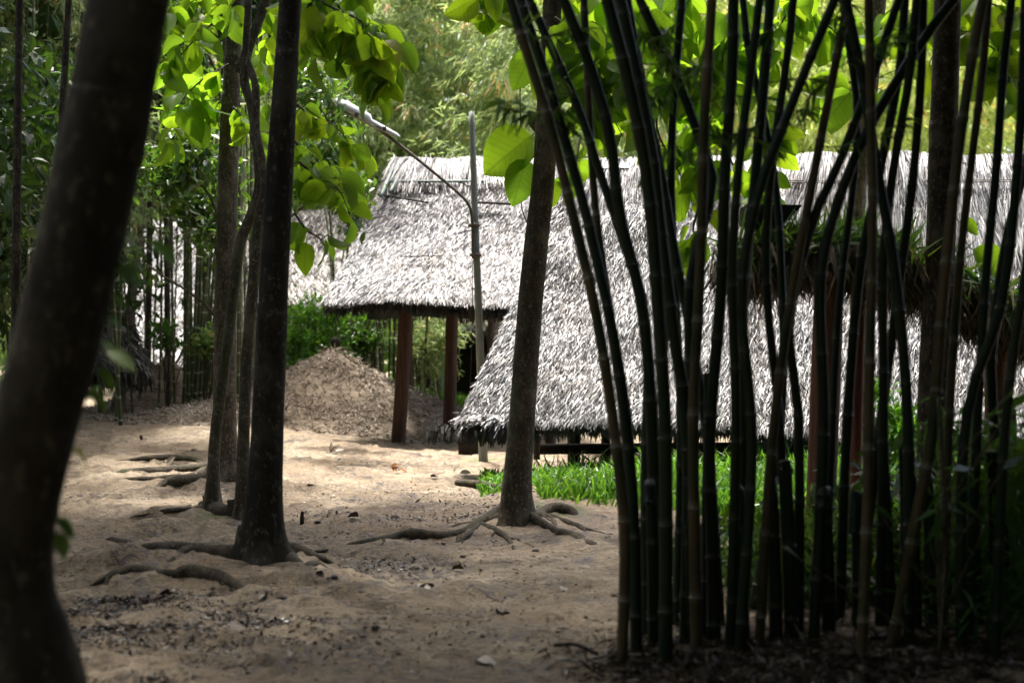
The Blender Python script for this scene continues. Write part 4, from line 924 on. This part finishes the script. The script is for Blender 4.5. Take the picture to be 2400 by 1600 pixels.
# long low hut
b2 = np.array([4.2, 20.2, gz(4.2, 20.2)])
h2 = empty('low_hut', b2, 'long low hut whose steep bright thatch reaches nearly to the ground behind the grass', 'hut')
TL, TR = P(1355, 372, 20.6), P(1850, 374, 20.6); BL, BR = P(1075, 985, 17.6), P(1945, 1005, 17.6)
hut_roof(h2, b2, TL, TR, BL, BR, BL+[1.6, 6, 0], BR+[-.6, 6, 0], 'thatch', 250000, None, cap=(5000, .45, .014, .12, .1), width=.0155, length=.16, seed=4, swirl=.45, lean=-.12, fringe=2200, sag=.12)
mb = MB()   # curled corner of the eave
c = P(1120, 982, 17.6); n_ = 600
p = c+np.clip(rng.normal(size=(n_, 3)), -1.6, 1.6)*[.16, .2, .04]+[.1, .2, 0]
scatter(mb, BLADE, p, rdir(n_, (-.6, -.6, -.3), .5), rdir(n_, (-.2, -.5, 1), .4), .12+.14*rng.random(n_), .028, rng.random(n_)*.8)
n_ = 260; p = P(1150, 1002, 17.65)+rng.normal(size=(n_, 3))*[.28, .12, .03]
scatter(mb, BLADE, p, rdir(n_, (-.2, -.3, -1.2), .4), rdir(n_, (0, -1, .3), .4), .10+.12*rng.random(n_), .04, 0.02)  # near-black blades paint the shade under the curled corner
mb.build('eave_corner', M['thatch'], h2, smooth=False, rel=b2)
for x, D, w in ((1345, 19.2, 30), (1420, 19.2, 22), (1258, 20.4, 16), (1590, 19.4, 24), (1760, 19.4, 24), (1900, 19.4, 24)): 
    a = P(x, 1040, D); b = P(x, 985, D); a[2] = gz(a[0], D)-.1; b[2] += .9
    mb = MB(); tube(mb, cr([a, (a+b)/2, b], 6), w*D/F/2, 10, True, .08); mb.build('post', M['timber'], h2, rel=b2)
bar(h2, b2, P(1290, 985, 19.15), P(1340, 1022, 19.15), .035, 'timber', 'brace')
bar(h2, b2, P(1265, 1052, 18.6), P(1960, 1046, 18.8), .07, 'timber', 'sill_log', 8)
bar(h2, b2, P(1500, 985, 19.15), P(1450, 1020, 19.15), .03, 'timber', 'brace')
# right-hand hut
b3 = np.array([9.2, 20, gz(9.2, 20)])
h3 = empty('low_hut', b3, 'low thatched hut at the right with wires along its combed ridge, behind the bamboo', 'hut')
TL, TR = P(1848, 368, 20.3), P(2720, 362, 20.3); BL, BR = P(1760, 1015, 17.2), P(2840, 1030, 17.2)
hut_roof(h3, b3, TL, TR, BL, BR, BL+[.6, 6, 0], BR+[-.6, 6, 0], 'thatch', 150000, None, cap=(18000, .7, .014, .30, .12), width=.0165, length=.17, seed=6, swirl=.35, lean=.05, fringe=1600, sag=.14)
for yy in (427, 423): 
    t = (yy-368)/(1015-368.); D = 20.3-3.1*t-.22; bar(h3, b3, P(1850, yy, D), P(2720, yy-2, D), .008, 'rust', 'ridge_wire')
for x in (1960, 2180, 2230, 2400):
    a = P(x, 1040, 19); a[2] = gz(a[0], 19)-.1; b = P(x, 985, 19); b[2] += .9; mb = MB(); tube(mb, [a, (a+b)/2, b], .08, 10, True, .08); mb.build('post', M['timber'], h3, rel=b3)
bar(h3, b3, P(1960, 1052, 18.6), P(2700, 1060, 18.6), .09, 'timber', 'sill_log', 8)

# distant roofs on the left
b0 = np.array([-5., 32, gz(-5, 32)])
h0 = empty('open_shelter', b0, 'distant thatched shelter with grey concrete posts left of the raised shelter', 'shelter')
hut_roof(h0, b0, P(560, 500, 33), P(900, 500, 33), P(600, 705, 30), P(880, 722, 30), P(600, 705, 36), P(880, 722, 36), 'thatch_old', 20000, None, width=.04, length=.3, seed=10, fringe=500)
for x, D in ((700, 30.6), (835, 30.8), (620, 31)): 
    a = P(x, 800, D); b = P(x, 700, D); a[2] = gz(a[0], D)-.1; mb = MB(); box(mb, (a+b)/2, (.26, .26, b[2]-a[2])); mb.build('post', M['concrete'], h0, smooth=False, rel=b0)
b4 = np.array([-7, 36, gz(-7, 36)])
h4 = empty('low_hut', b4, 'distant low hut with pale thatch slope behind the thin bamboo stems', 'hut')
hut_roof(h4, b4, P(290, 520, 38), P(830, 520, 38), P(280, 850, 34.5), P(860, 860, 34.5), P(280, 850, 41), P(860, 860, 41), 'thatch', 34000, None, width=.045, length=.34, seed=11, fringe=500)
for x in (330, 600, 800):
    a = P(x, 900, 35.5); a[2] = gz(a[0], 35.5)-.1; b = P(x, 840, 35.5); b[2] += .4; mb = MB(); tube(mb, [a, (a+b)/2, b], .08, 8, True); mb.build('post', M['timber'], h4, rel=b4)
b5 = np.array([-7.8, 29, gz(-7.8, 29)])
h5 = empty('low_hut', b5, 'small weathered low hut in shade beside the leaning foreground trunk', 'hut')
hut_roof(h5, b5, P(120, 640, 28.5), P(250, 640, 28.5), P(60, 868, 26.5), P(352, 862, 26.5), P(60, 870, 30.5), P(340, 862, 30.5), 'thatch_old', 7000, None, width=.045, length=.5, seed=12, lean=.35, fringe=400)
for x in (235, 120):
    a = P(x, 900, 27); a[2] = gz(a[0], 27)-.1; b = P(x, 850, 27); mb = MB(); tube(mb, [a, (a+b)/2, b], .05, 8, True); mb.build('post', M['bark_pale' if x > 200 else 'timber'], h5, rel=b5)
b6 = np.array([-1.4, 45, gz(-1.4, 45)])
h6 = empty('shed', b6, 'dark open shed with pale concrete post seen between the raised shelter posts', 'shed')
hut_roof(h6, b6, P(1000, 700, 45.5), P(1340, 700, 45.5), P(990, 772, 43.5), P(1350, 772, 43.5), P(990, 772, 47), P(1350, 772, 47), 'thatch_old', 3000, None, width=.05, length=.5, seed=14, fringe=200)
for x, D in ((1035, 43.9), (1320, 43.9), (1180, 43.9)):
    a = P(x, 900, D); b = P(x, 768, D); a[2] = gz(a[0], D)-.1; mb = MB(); box(mb, (a+b)/2, (.4, .4, b[2]-a[2])); mb.build('post', M['concrete'], h6, smooth=False, rel=b6)
mb = MB(); a = P(1170, 850, 45.5); box(mb, (a[0], a[1], 1.2), (5.4, .2, 2.4)); mb.build('dark_backing', M['timber'], h6, smooth=False, rel=b6)  # dark panel stands in for the shaded inside of the shed

# ------------------------------------------------------------------ thatched gate frame behind the bamboo (shaded)
b7 = np.array([3.0, 11.2, gz(3., 11.2)])
h7 = empty('thatched_gate', b7, 'shaded gate frame with red-brown posts and a ragged fern-grown thatch, behind the bamboo', 'gate')
M['post_red'] = M['post'].copy(); rr_ = [n for n in M['post_red'].node_tree.nodes if n.type == 'VALTORGB'][0]
for e_, c_ in zip(rr_.color_ramp.elements, ((.10, .042, .025), (.20, .085, .05), (.28, .14, .09))): e_.color = (*c_, 1)
def gate_post(x0, y0, x1, y1, D, w):
    a = P(x0, y0, D); b = P(x1, y1, D); a[2] = gz(a[0], D)-.1; mb = MB(); tube(mb, cr([a, (a+b)/2, b], 8), w*D/F/2, 14, True, .05, seed=int(x0)); mb.build('post', M['post_red'], h7, rel=b7)
gate_post(1918, 1290, 1945, 640, 11.0, 70); gate_post(2000, 1290, 2015, 650, 11.4, 28); gate_post(2330, 1290, 2335, 720, 11.2, 50)
tops = [P(1735, 605, 11.2), P(1850, 590, 11.2), P(1985, 585, 11.2), P(2120, 625, 11.2), P(2260, 690, 11.2), P(2420, 760, 11.2)]
mb = MB(); q = cr(tops, 8); tube(mb, q-[0, 0, .12], .11, 12, True, .25); mb.build('beam', M['timber'], h7, rel=b7)
mb = MB(); n_ = 3600; i = rng.integers(0, len(q), n_); p = q[i]+rng.normal(size=(n_, 3))*[.10, .16, .05]
scatter(mb, BLADE, p, rdir(n_, (0, 0, -1.1), .6)*[1, 1.2, 1], rdir(n_, (0, -.7, .5)), .20+.22*rng.random(n_), .022, rng.random(n_)*.9); mb.build('thatch', M['thatch_dark'], h7, smooth=False, rel=b7)
mb = MB(); n_ = 1500; i = rng.integers(0, len(q), n_); cl = vnoise(q[i][:, 0]*3, q[i][:, 0]*0, 4) > .4; i = i[cl]; n_ = len(i); p = q[i]+rng.normal(size=(n_, 3))*[.06, .15, .05]+[0, -.05, .03]
scatter(mb, LAN, p, rdir(n_, (0, -.3, .2), .9), rdir(n_, (0, -.4, .8)), .20+.22*rng.random(n_), .22, rng.random(n_)); mb.build('fern_tufts', M['fern'], h7, smooth=False, rel=b7)
# dark wooden trough
mb = MB(); D = 11.0; prof = [(1752, 478), (1882, 480), (1850, 515), (1822, 534), (1770, 536), (1750, 520)]
F0 = np.array([P(x, y, D) for x, y in prof]); B0 = F0+[0, .35, 0]; V = np.vstack([F0, B0, F0.mean(0)[None]-[0, .01, 0], B0.mean(0)[None]]); k = 6
mb.add(V, {4: [[j, (j+1) % k, k+(j+1) % k, k+j] for j in range(k)], 3: [[12, (j+1) % k, j] for j in range(k)]+[[13, k+j, k+(j+1) % k] for j in range(k)]})
e = empty('wooden_trough', P(1800, 536, 11.1), 'dark wooden trough-shaped box set above the shaded gate thatch', 'box'); mb.build('trough', M['timber'], e, smooth=False, rel=P(1800, 536, 11.1))
mb = MB(); tube(mb, [P(1800, 530, 11.1), P(1798, 570, 11.1), P(1796, 612, 11.1)], .025, 8, True); mb.build('stand', M['timber'], e, rel=P(1800, 536, 11.1))

# ------------------------------------------------------------------ street lamp
bl = hit(1133, 1080); D = bl[1]
lp = empty('street_lamp', bl, 'slender grey metal lamp pole with slanting arm and white lamp head', 'street lamp')
mb = MB(); a = bl-[0, 0, .1]; t_ = P(1105, 262, D)
q = cr([a, P(1128, 900, D), P(1117, 600, D), t_], 10); tube(mb, q, np.linspace(.068, .04, len(q)), 14, True); mb.build('pole', M['pole'], lp, rel=bl)
mb = MB(); q = cr([P(1109, 605, D-.09), P(1108, 560, D-.09), P(1107, 520, D-.09), P(1104, 496, D-.1), P(1092, 470, D-.12), P(1060, 440, D-.15), P(980, 374, D-.25), P(900, 312, D-.35), P(880, 297, D-.37)], 8)
tube(mb, q, .022, 10, True); mb.build('arm', M['rust'], lp, rel=bl)
for x, y in ((1114, 528), (1117, 598)):
    mb = MB(); c = P(x-3, y, D-.04); tube(mb, [c-[0, 0, .02], c, c+[0, 0, .02]], .085, 12, True); mb.build('clamp', M['rust'], lp, rel=bl)
# head: half-shell reflector along the arm direction
A = P(936, 322, D-.3); B = P(772, 240, D-.45); ax = B-A; L = np.linalg.norm(ax); ax /= L; up = np.array([.42, -.15, .9]); up -= ax*np.dot(up, ax); up /= np.linalg.norm(up); sd = np.cross(ax, up)
def shell(ts, ws, hs, m, name, closed=False):
    mb = MB(); V = []; k = 13
    for t, w, h in zip(ts, ws, hs):
        for j in range(k):
            a = math.pi*j/(k-1); V.append(A+ax*L*t+sd*w*math.cos(a)+up*h*math.sin(a)**.8)
    n = len(ts); fq = [[i*k+j, i*k+j+1, i*k+k+j+1, i*k+k+j] for i in range(n-1) for j in range(k-1)]
    fq += [[i*k, i*k+k, i*k+2*k-1, i*k+k-1] for i in range(n-1)] if closed else []
    mb.add(np.array(V), {4: fq}); return mb.build(name, M[m], lp, rel=bl)
hd = shell([0, .04, .2, .42, .46, .8, .94, 1], [.03, .06, .07, .08, .10, .11, .09, .04], [.02, .04, .05, .06, .11, .13, .10, .02], 'lamp', 'lamp_head', True)
A = A-up*.012; shell([.06, .5, .96], [.07, .11, .08], [-.02, -.03, -.02], 'glass', 'diffuser', True)
for t in (.22, .62):
    mb = MB(); c = A+ax*L*t-sd*.11 if np.dot(sd, [0, -1, 0]) < 0 else A+ax*L*t+sd*.11; box(mb, c+up*.03, (.05, .03, .06)); mb.build('clip', M['rust'], lp, smooth=False, rel=bl)
mb = MB(); tube(mb, cr([P(1108, 610, D-.12), P(1106, 800, D-.13), P(1101, 950, D-.2), P(1104, 1068, D-.1)], 8), .006, 5, False); mb.build('cable', M['timber'], lp, rel=bl)
mb = MB(); c = hit(1102, 1062); box(mb, c+[0, .1, .09], (.36, .3, .30)); tag(mb.build('wooden_block', M['timber'], smooth=False), 'dark wooden block on the ground beside the foot of the lamp pole', 'block')

# small black lantern behind the mound
c = P(787, 802, 27.2); e = empty('garden_fixture', (c[0], c[1], c[2]-.7), 'small black lantern on a thin post at the peak of the leaf mound', 'fixture')
rl = np.array([c[0], c[1], c[2]-.7])  # round black thing resembling a garden loudspeaker
mb = MB(); tube(mb, [c-[0, 0, .7], c-[0, 0, .2], c+[0, 0, .45]], .018, 8, True); mb.build('stand', M['timber'], e, rel=rl)
mb = MB(); zz = np.linspace(-1, 1, 9); tube(mb, [c+[0, -.05, s*.11] for s in zz], .09*np.sqrt(np.clip(1.02-zz**2, .03, 1)), 12, True); mb.build('fixture_body', M['timber'], e, rel=rl)

# ------------------------------------------------------------------ grass, bushes, low plants
def grass(n, name, label, region, h=.2, dens=None, w=.016):
    pts = []
    while len(pts) < n:
        x = random.uniform(region[0], region[1]); y = random.uniform(region[2], region[3])
        if dens is None or random.random() < dens(x, y): pts.append((x, y))
    p = np.array(pts); z = ground_z(p[:, 0], p[:, 1]); p = np.stack([p[:, 0], p[:, 1], z-.01], -1)
    mb = MB(); d = rdir(n, (0, 0, .9), .8); d[:, 2] = np.abs(d[:, 2])+.25
    hh = h*(.35+1.0*rng.random(n))*(1 if region[2] > 20 else (.45+.55*sstep(p[:, 0], .0, .5))*(.6+.7*vnoise(p[:, 0]*1.8, p[:, 1]*1.8, 6))); scatter(mb, GRASS, p, d, rdir(n, (0, 0, .6)), hh, w*(.7+.7*rng.random(n)))
    tag(mb.build(name, M['grass'], smooth=False), label, kind='stuff')
def gd(x, y):
    # edge of the patch in photo terms
    e = 14.5+.6*math.sin(x*1.9)+.5*math.sin(x*4.3+1)-(.9 if x > 1.2 else 0)+(1.7 if x < .3 else 0)
    k = 1/(1+math.exp(-(y-e)*5)); return k*(.1+1.1*float(vnoise(np.array([x*2.]), np.array([y*2.]), 3)[0]))
grass(30000, 'grass', 'bright green broad-bladed grass in front of the low hut', (-.35, 10.5, 13.2, 17.9), .27, gd, .022)
grass(16000, 'lawn_grass', 'sunny short lawn beyond the raised shelter', (-4.5, 2.5, 29, 56), .26, None, .05)
def bush(px, py, D, r, n, label, size=.09, m='wood_leaf', name='bush', tpl=ELL, squash=.8):
    c = P(px, py, D); b = np.array([c[0], c[1], gz(c[0], c[1])]); e = empty(name, b, label, 'bush' if name == 'bush' else 'plant')
    mb = MB(); cc = c+rng.normal(size=(9, 3))*r*.45; i = rng.integers(0, 9, n); p = cc[i]+rng.normal(size=(n, 3))*r*.28*[1, 1, squash]; p[:, 2] = np.maximum(p[:, 2], b[2]+.05)
    scatter(mb, tpl, p, rdir(n, (0, 0, .1)), rdir(n, (0, 0, .9)), size*(.6+.8*rng.random(n))); mb.build('foliage', M[m], e, smooth=False, rel=b)
    mb = MB()
    for q_ in cc: tube(mb, cr([b, (b+q_)/2+rng.normal(size=3)*.05, q_], 4), .01, 5, False)
    mb.build('stems', M['twig'], e, rel=b)
bush(710, 800, 28.6, .75, 3800, 'bright light green bush between the dark straight tree and the leaf mound', .10, 'grass')
bush(390, 790, 27, .3, 260, 'small yellow-green shrub on the low earth mound', .14, 'grass')
bush(480, 810, 26.5, .32, 300, 'small leafy shrub at the foot of the slim bamboo stems', .16)
bush(850, 800, 29.3, .42, 900, 'low dark leafy shrub right of the mound peak', .12, 'teak_dark')
bush(850, 745, 29.5, .18, 120, 'sunlit yellow-green sprig beside the left shelter post', .14, 'grass', tpl=LAN)
bush(1030, 750, 29.5, .7, 2600, 'feathery bamboo foliage hanging behind the shelter posts', .20, 'bleaf', 'plant', LAN)
bush(2075, 1000, 16.2, .35, 900, 'bright green shrub behind the bamboo, at the foot of the low hut', .11, 'grass')
bush(640, 900, 25, .12, 120, 'tiny green plant at the foot of the dark straight tree', .1, 'grass')
# glossy shrubs in the upper left
for px, py, D, r, n, lb in ((430, 390, 20, .55, 1300, 'glossy leaved shrub reflecting sky left of the trio of trunks'), (470, 500, 21, .45, 700, 'glossy shrub lower down behind the trio of trunks'),
        (745, 350, 21.8, .55, 800, 'glossy pale leaved shrub under the lamp head'), (780, 440, 21.6, .4, 500, 'glossy shrub between the lamp arm and the dark straight tree'), (420, 90, 22, .8, 1300, 'leafy tree top above the glossy shrub, left of the trio'), (730, 230, 20, .5, 700, 'small leaved bush top behind the dark straight tree'), (345, 620, 21, .2, 30, 'drooping dark leaves left of the slim bamboo thicket')):
    c = P(px, py, D); bx = P(645 if px > 650 else 515, py, D)[0]; b = np.array([bx, c[1], gz(bx, c[1])])
    e = empty('shrub', b, lb, 'shrub'); mb = MB(); cc = c+rng.normal(size=(10, 3))*r*[.55, .5, .45]; i = rng.integers(0, 10, n); p = cc[i]+rng.normal(size=(n, 3))*r*.3
    scatter(mb, ELL, p, rdir(n, (0, 0, -.5)), rdir(n, (0, -.1, .8)), .14*(.6+.9*rng.random(n))); mb.build('foliage', M['gloss'], e, rel=b)
    mb = MB(); tube(mb, cr([b, [b[0], b[1], c[2]-.9], c], 6), np.linspace(.03, .014, 13), 7)
    for q_ in cc: tube(mb, cr([c-[0, 0, .3], (c+q_)/2, q_], 4), .009, 5, False)
    mb.build('stems', M['twig'], e, rel=b)
# blurred sapling leaves beside the foreground trunk and at the lower right
def near_plant(label, blades, D, m='fern', tpl=ELL, wf=1.):
    x0, y0 = blades[0][:2]; b = P(x0, y0, D); b[2] = gz(b[0], b[1]); e = empty('sapling', b, label, 'sapling'); lm, wm = MB(), MB()
    for x, y, x2, y2, t in blades:
        a = P(x, y, D+random.uniform(-.15, .15)); c = P(x2, y2, D+random.uniform(-.15, .15)); d = c-a; L = np.linalg.norm(d)
        scatter(lm, tpl, a[None], d[None], np.array([[.2, -.7, .7]]), np.array([L]), np.array([L*wf]), np.array([t]))
        tube(wm, cr([b+[0, 0, max(0., a[2]-b[2]-.5)], (b+a)/2*[1, 1, 0]+[0, 0, (a[2]+max(b[2], a[2]-.5))/2], a], 4), .004, 5, False)
    tube(wm, cr([b, b+[.03, 0, .6], b+[0, 0, 1.3]], 5), .012, 7); lm.build('leaves', M[m], e, rel=b); wm.build('stem', M['twig'], e, rel=b)
for x, y, x2, y2, t in [(235, 800, 300, 850, .8), (250, 820, 318, 860, .9), (228, 860, 270, 915, .7), (215, 915, 250, 960, .9), (200, 935, 235, 900, .5), (172, 1050, 218, 1092, 1.), (150, 1040, 160, 1100, .6), (130, 1210, 180, 1258, .7), (135, 1245, 152, 1300, .9),
     (290, 560, 345, 600, .3), (340, 560, 430, 620, .5), (300, 600, 350, 640, .7), (270, 620, 330, 660, .4), (262, 690, 300, 720, .3), (240, 740, 290, 760, .4)]:
    lm, wm = MB(), MB(); D = 4.35+random.uniform(-.1, .2); a = P(x, y, D); c = P(x2, y2, D+random.uniform(-.1, .1)); d = c-a; L = np.linalg.norm(d)
    scatter(lm, ELL, a[None], d[None], np.array([[.2, -.6, .7]]), np.array([L]), np.array([L*1.1]), np.array([t]))
    xe = xat([(14, 1500), (24, 1281), (45, 1150), (85, 1000), (140, 783), (215, 450)], y)+70; tube(wm, cr([P(min(x-4, xe), y+8, 4.3), (P(xe, y, 4.3)+a)/2-[0, 0, .01], a], 4), .003, 5, False)
    o = wm.build('shoot', M['twig'], eL, rel=bL); lm.build('leaf', M['fern'], o, rel=bL)
near_plant('dark young bamboo shoot with narrow leaves at the lower right among the culms',
    [(2200, 1180, 2270, 1200, .5), (2200, 1190, 2140, 1220, .5), (2240, 1170, 2310, 1215, .7), (2320, 1210, 2375, 1275, .5), (2220, 1200, 2170, 1270, .4), (2350, 1100, 2400, 1060, .4),      (2340, 1000, 2390, 1040, .4), (2230, 1100, 2290, 1090, .4), (1830, 1280, 1880, 1300, .5), (2050, 1180, 2110, 1230, .4), (2190, 1240, 2240, 1290, .5), (2380, 900, 2330, 980, .4), (2370, 960, 2420, 900, .4)], 6.9, 'fern', LAN, 1.8)
leaf_mass('undergrowth', 'dark low ferns added to deepen the shade at the foot of the bamboo', 8000, [((1.2, 3.6, 8.6, 10.0, .0, .3), .6), ((2.4, 4.2, 8.4, 10.4, .1, .7), .4)], .13, 'shade', LAN2, clump=.22, seed=22)  # dark leaves added to blacken the foot of the clump
leaf_mass('undergrowth', 'dark bamboo leaves and ferns massed at the lower right edge', 5200, [((2.35, 3.2, 7.4, 8.6, .2, 1.15), .6), ((1.6, 3.2, 8.5, 9.5, .1, .5), .4)], .16, 'fern', LAN, clump=.16, seed=21)

# ------------------------------------------------------------------ things lying on the ground
def clod(c, r, seed):
    u = np.linspace(0, math.pi, 7)[:, None]; v = np.linspace(0, 2*math.pi, 10, endpoint=False)[None]
    V = np.stack([np.sin(u)*np.cos(v), np.sin(u)*np.sin(v), np.cos(u)+0*v], -1).reshape(-1, 3)
    V *= (1+.9*fbm(V[:, 0]*1.6+seed, V[:, 1]*1.6+V[:, 2], 3, seed))[:, None]*r*np.array([1.2, .9, .6])
    q = [[i*10+j, i*10+(j+1) % 10, i*10+10+(j+1) % 10, i*10+10+j] for i in range(6) for j in range(10)]
    mb = MB(); mb.add(V, {4: q}); return mb
CL = []
for s in range(4):
    o = clod(None, 1., s*3+1).build('clod', M['clod'], smooth=s % 2 == 0); CL.append(o.data); bpy.data.objects.remove(o)
k = 0
SPOTS = [(620, 1350, 17), (783, 1356, 20), (660, 1402, 22), (640, 1425, 16), (880, 1480, 18), (886, 1506, 17), (852, 1492, 16), (778, 1526, 18), (935, 1537, 13), (795, 1400, 18), (1018, 1470, 8), (1130, 1490, 11), (900, 1450, 20), (1255, 1290, 14), (1085, 1305, 18), (925, 1213, 18), (1210, 1288, 10), (1285, 1416, 9), (1440, 1395, 14), (500, 1380, 14), (560, 1430, 14), (1015, 1370, 7), (745, 1226, 14), (1275, 1000, 1)]
for x, y, w in SPOTS[:-1]+[(random.uniform(480, 1430), random.uniform(1150, 1570), random.uniform(3.5, 9)) for _ in range(170)]:
    c = hit(x, y); r = w*c[1]/F/2
    o = bpy.data.objects.new('clod', CL[k % 4]); COL.objects.link(o); o.location = c+[0, 0, r*.12]; o.scale = (r, r, r); o.rotation_euler = (0, 0, k*1.7); k += 1
    tag(o, 'small dark clod of earth lying on the bare sandy path', 'clod', 'dark clods scattered over the sandy path')
mb = MB(); c = hit(1345, 1440)
V = clod(None, .13, 31); o = V.build('stone', M['clod']); o.location = c+[0, 0, .0]; o.scale = (.75, .5, .35); tag(o, 'flat angular stone near the foot of the left bamboo culms', 'stone')
def fallen(name, label, x, y, size, m, n, spread, tpl=BROADL, flat=.5, tint=None):
    c = hit(x, y); mb = MB(); p = c+rng.normal(size=(n, 3))*[spread, spread, .01]; p[:, 2] = ground_z(p[:, 0], p[:, 1])+.02+.02*rng.random(n)
    d = rdir(n, (.6, 0, .1)); d[:, 2] *= flat
    scatter(mb, tpl, p, d, rdir(n, (0, -.5, .9), .6), size*.62*(.6+.6*rng.random(n)), size*.5*(.6+.6*rng.random(n)), tint); tag(mb.build(name, M[m], rel=c), label, 'leaf').location = c
fallen('fallen_leaf', 'curled brown and orange fallen leaf on the bright path', 925, 1110, .24, 'orange', 3, .02, flat=.9)
fallen('fallen_leaf', 'crumpled tan fallen leaf near the left shelter post', 785, 1062, .25, 'dry', 4, .07, flat=1., tint=.8)
fallen('fallen_leaf', 'pale curled fallen leaf just in front of the tan leaf', 800, 1075, .22, 'dry', 4, .08, flat=.6, tint=1.)
fallen('fallen_leaf', 'large grey ribbed fallen leaf beside the pit in the path', 985, 1385, .22, 'dry', 2, .02, flat=.1, tint=1.)
fallen('fallen_leaf', 'dark upright curled leaf left on the far path', 330, 1025, .2, 'dry', 2, .03, flat=1.5, tint=.1)
fallen('fallen_leaf', 'pale leaf caught beside the roots of the thick grey trunk', 390, 1087, .22, 'dry', 2, .03, flat=.4, tint=1.)
fallen('fallen_leaf', 'pale withered leaf by the grass edge left of the middle tree', 1072, 1115, .2, 'dry', 3, .04, flat=1., tint=.95)
c = hit(708, 1222); mb = MB(); tube(mb, [c-[0, 0, .05], c+[0, 0, .04], c+[.005, 0, .085]], [.02, .018, .016], 9, True, .1); tag(mb.build('stump', M['root']), 'short dark stick stump right of the dark straight tree', 'stump')
def stick(x0, y0, x1, y1, w, label, m='root'):
    a, b = hit(x0, y0), hit(x1, y1); mb = MB(); q = cr([a+[0, 0, .02], (a+b)/2+[0, 0, .04], b+[0, 0, .01]], 6); tube(mb, q, w*a[1]/F/2, 8, True, .15); tag(mb.build('stick', M[m]), label, 'stick')
stick(1300, 1522, 1400, 1538, 9, 'dark stick lying at the bamboo clump edge of the path', 'timber')
stick(1072, 1137, 1185, 1150, 17, 'dark thick root piece lying left of the middle tree', 'root')

random.seed(5)
for k in range(16):
    x, y = [(840, 1215), (560, 1470), (980, 1180), (720, 1140), (1010, 1120), (330, 1190), (460, 1060), (760, 1345), (1060, 1340), (1180, 1440), (690, 1540), (1320, 1380), (400, 1400), (900, 1150), (610, 1410), (1120, 1550)][k]
    c = hit(x, y); mb = MB(); p = np.array([c+[0, 0, .015]]); a_ = random.random()*6
    scatter(mb, BROAD_B if k % 2 else BROAD_C, p, np.array([[math.cos(a_), math.sin(a_), .15]]), rdir(1, (0, 0, 1.4), .5), np.array([.075+.05*random.random()]), None, np.array([[.3, .6, .85, .95][k % 4]]))
    tag(mb.build('fallen_leaf', M['dry'], rel=c), 'small withered brown leaf lying on the bare path', 'leaf', 'small withered leaves scattered on the path').location = c
def litter(n, blobs, size, label, m='litter', tpl=QUAD):
    mb = MB(); P_ = []
    for x, y, rx, ry, wgt in blobs:
        k = int(n*wgt)
        a = rng.normal(size=(k, 2))*[rx, ry]+[x, y]
        P_.append(a)
    a = np.vstack(P_); a = a[(a[:, 1] > 1020) & (a[:, 1] < 1640)]
    D = 1.6*F/(a[:, 1]-HY); X = (a[:, 0]-1200)*D/F; z = ground_z(X, D)
    D2 = D*(1.6-z)/1.6; X = (a[:, 0]-1200)*D2/F; z = ground_z(X, D2)
    hol = ground_z(X, D2)-ground_z(X, D2, False); ok = hol < .012+.03*rng.random(len(X)); X, D2, z = X[ok], D2[ok], z[ok]
    p = np.stack([X, D2, z+.008], -1); k = len(p); d = rdir(k, (0, 0, 0)); d[:, 2] *= .35
    scatter(mb, tpl, p, d, rdir(k, (0, 0, 1.1), .8), size*(.4+1.1*rng.random(k)**2)); tag(mb.build('leaf_litter', M[m], smooth=False), label, kind='stuff')
litter(15000, [(230, 1520, 110, 60, .22), (300, 1440, 110, 35, .3), (420, 1480, 150, 40, .15), (620, 1450, 70, 16, .08), (760, 1190, 60, 22, .08), (1000, 1190, 110, 30, .1), (900, 1330, 90, 14, .06), (400, 1240, 90, 16, .06), (1130, 1215, 60, 12, .04), (350, 1170, 60, 12, .04), (850, 1440, 330, 90, .20)], .036, 'wet dark leaf crumbs trodden into the sandy path', 'litter', LAN2)
litter(3000, [(950, 1200, 260, 60, .5), (700, 1400, 330, 90, .5)], .028, 'scattered pale leaf fragments on the path', 'dry')
litter(20000, [(1600, 1560, 120, 40, .3), (1900, 1540, 180, 60, .35), (2200, 1530, 150, 70, .35)], .08, 'dry leaf litter around the foot of the bamboo clump', 'litter', LAN)

# ------------------------------------------------------------------ camera, light, sky
cam = bpy.data.cameras.new('camera'); co_ = bpy.data.objects.new('camera', cam); COL.objects.link(co_)
co_.location = (0, 0, EYE); co_.rotation_euler = (math.radians(90)+PITCH, 0, 0)
cam.lens = 50; cam.sensor_width = 36; cam.clip_end = 1000; cam.clip_start = .05
cam.dof.use_dof = True; cam.dof.focus_distance = 14.5; cam.dof.aperture_fstop = 1.55
sc.camera = co_
sun = bpy.data.lights.new('sun', 'SUN'); so = bpy.data.objects.new('sun', sun); COL.objects.link(so)
sun.energy = 3.0; sun.angle = math.radians(4); sun.color = (1, .96, .89)
so.rotation_euler = Vector([float(-c) for c in SUN]).to_track_quat('-Z', 'Y').to_euler(); so.location = (0, 0, 30)
w = bpy.data.worlds.new('World'); sc.world = w; w.use_nodes = True; nt = w.node_tree
bg = nt.nodes['Background']; sky = nt.nodes.new('ShaderNodeTexSky'); sky.sky_type = 'NISHITA'; sky.sun_disc = False
sky.sun_elevation = SUN_EL; sky.sun_rotation = SUN_AZ; sky.dust_density = 7.; sky.air_density = .8; sky.ozone_density = .6
nt.links.new(sky.outputs[0], bg.inputs[0]); bg.inputs[1].default_value = .15
sc.view_settings.view_transform = 'Standard'; sc.view_settings.look = 'None'; sc.view_settings.gamma = 1; sc.view_settings.exposure = 1.92
cy = sc.cycles; cy.use_denoising = True; cy.max_bounces = 7; cy.diffuse_bounces = 4; cy.glossy_bounces = 2; cy.transmission_bounces = 4; cy.sample_clamp_indirect = 8; cy.caustics_reflective = False
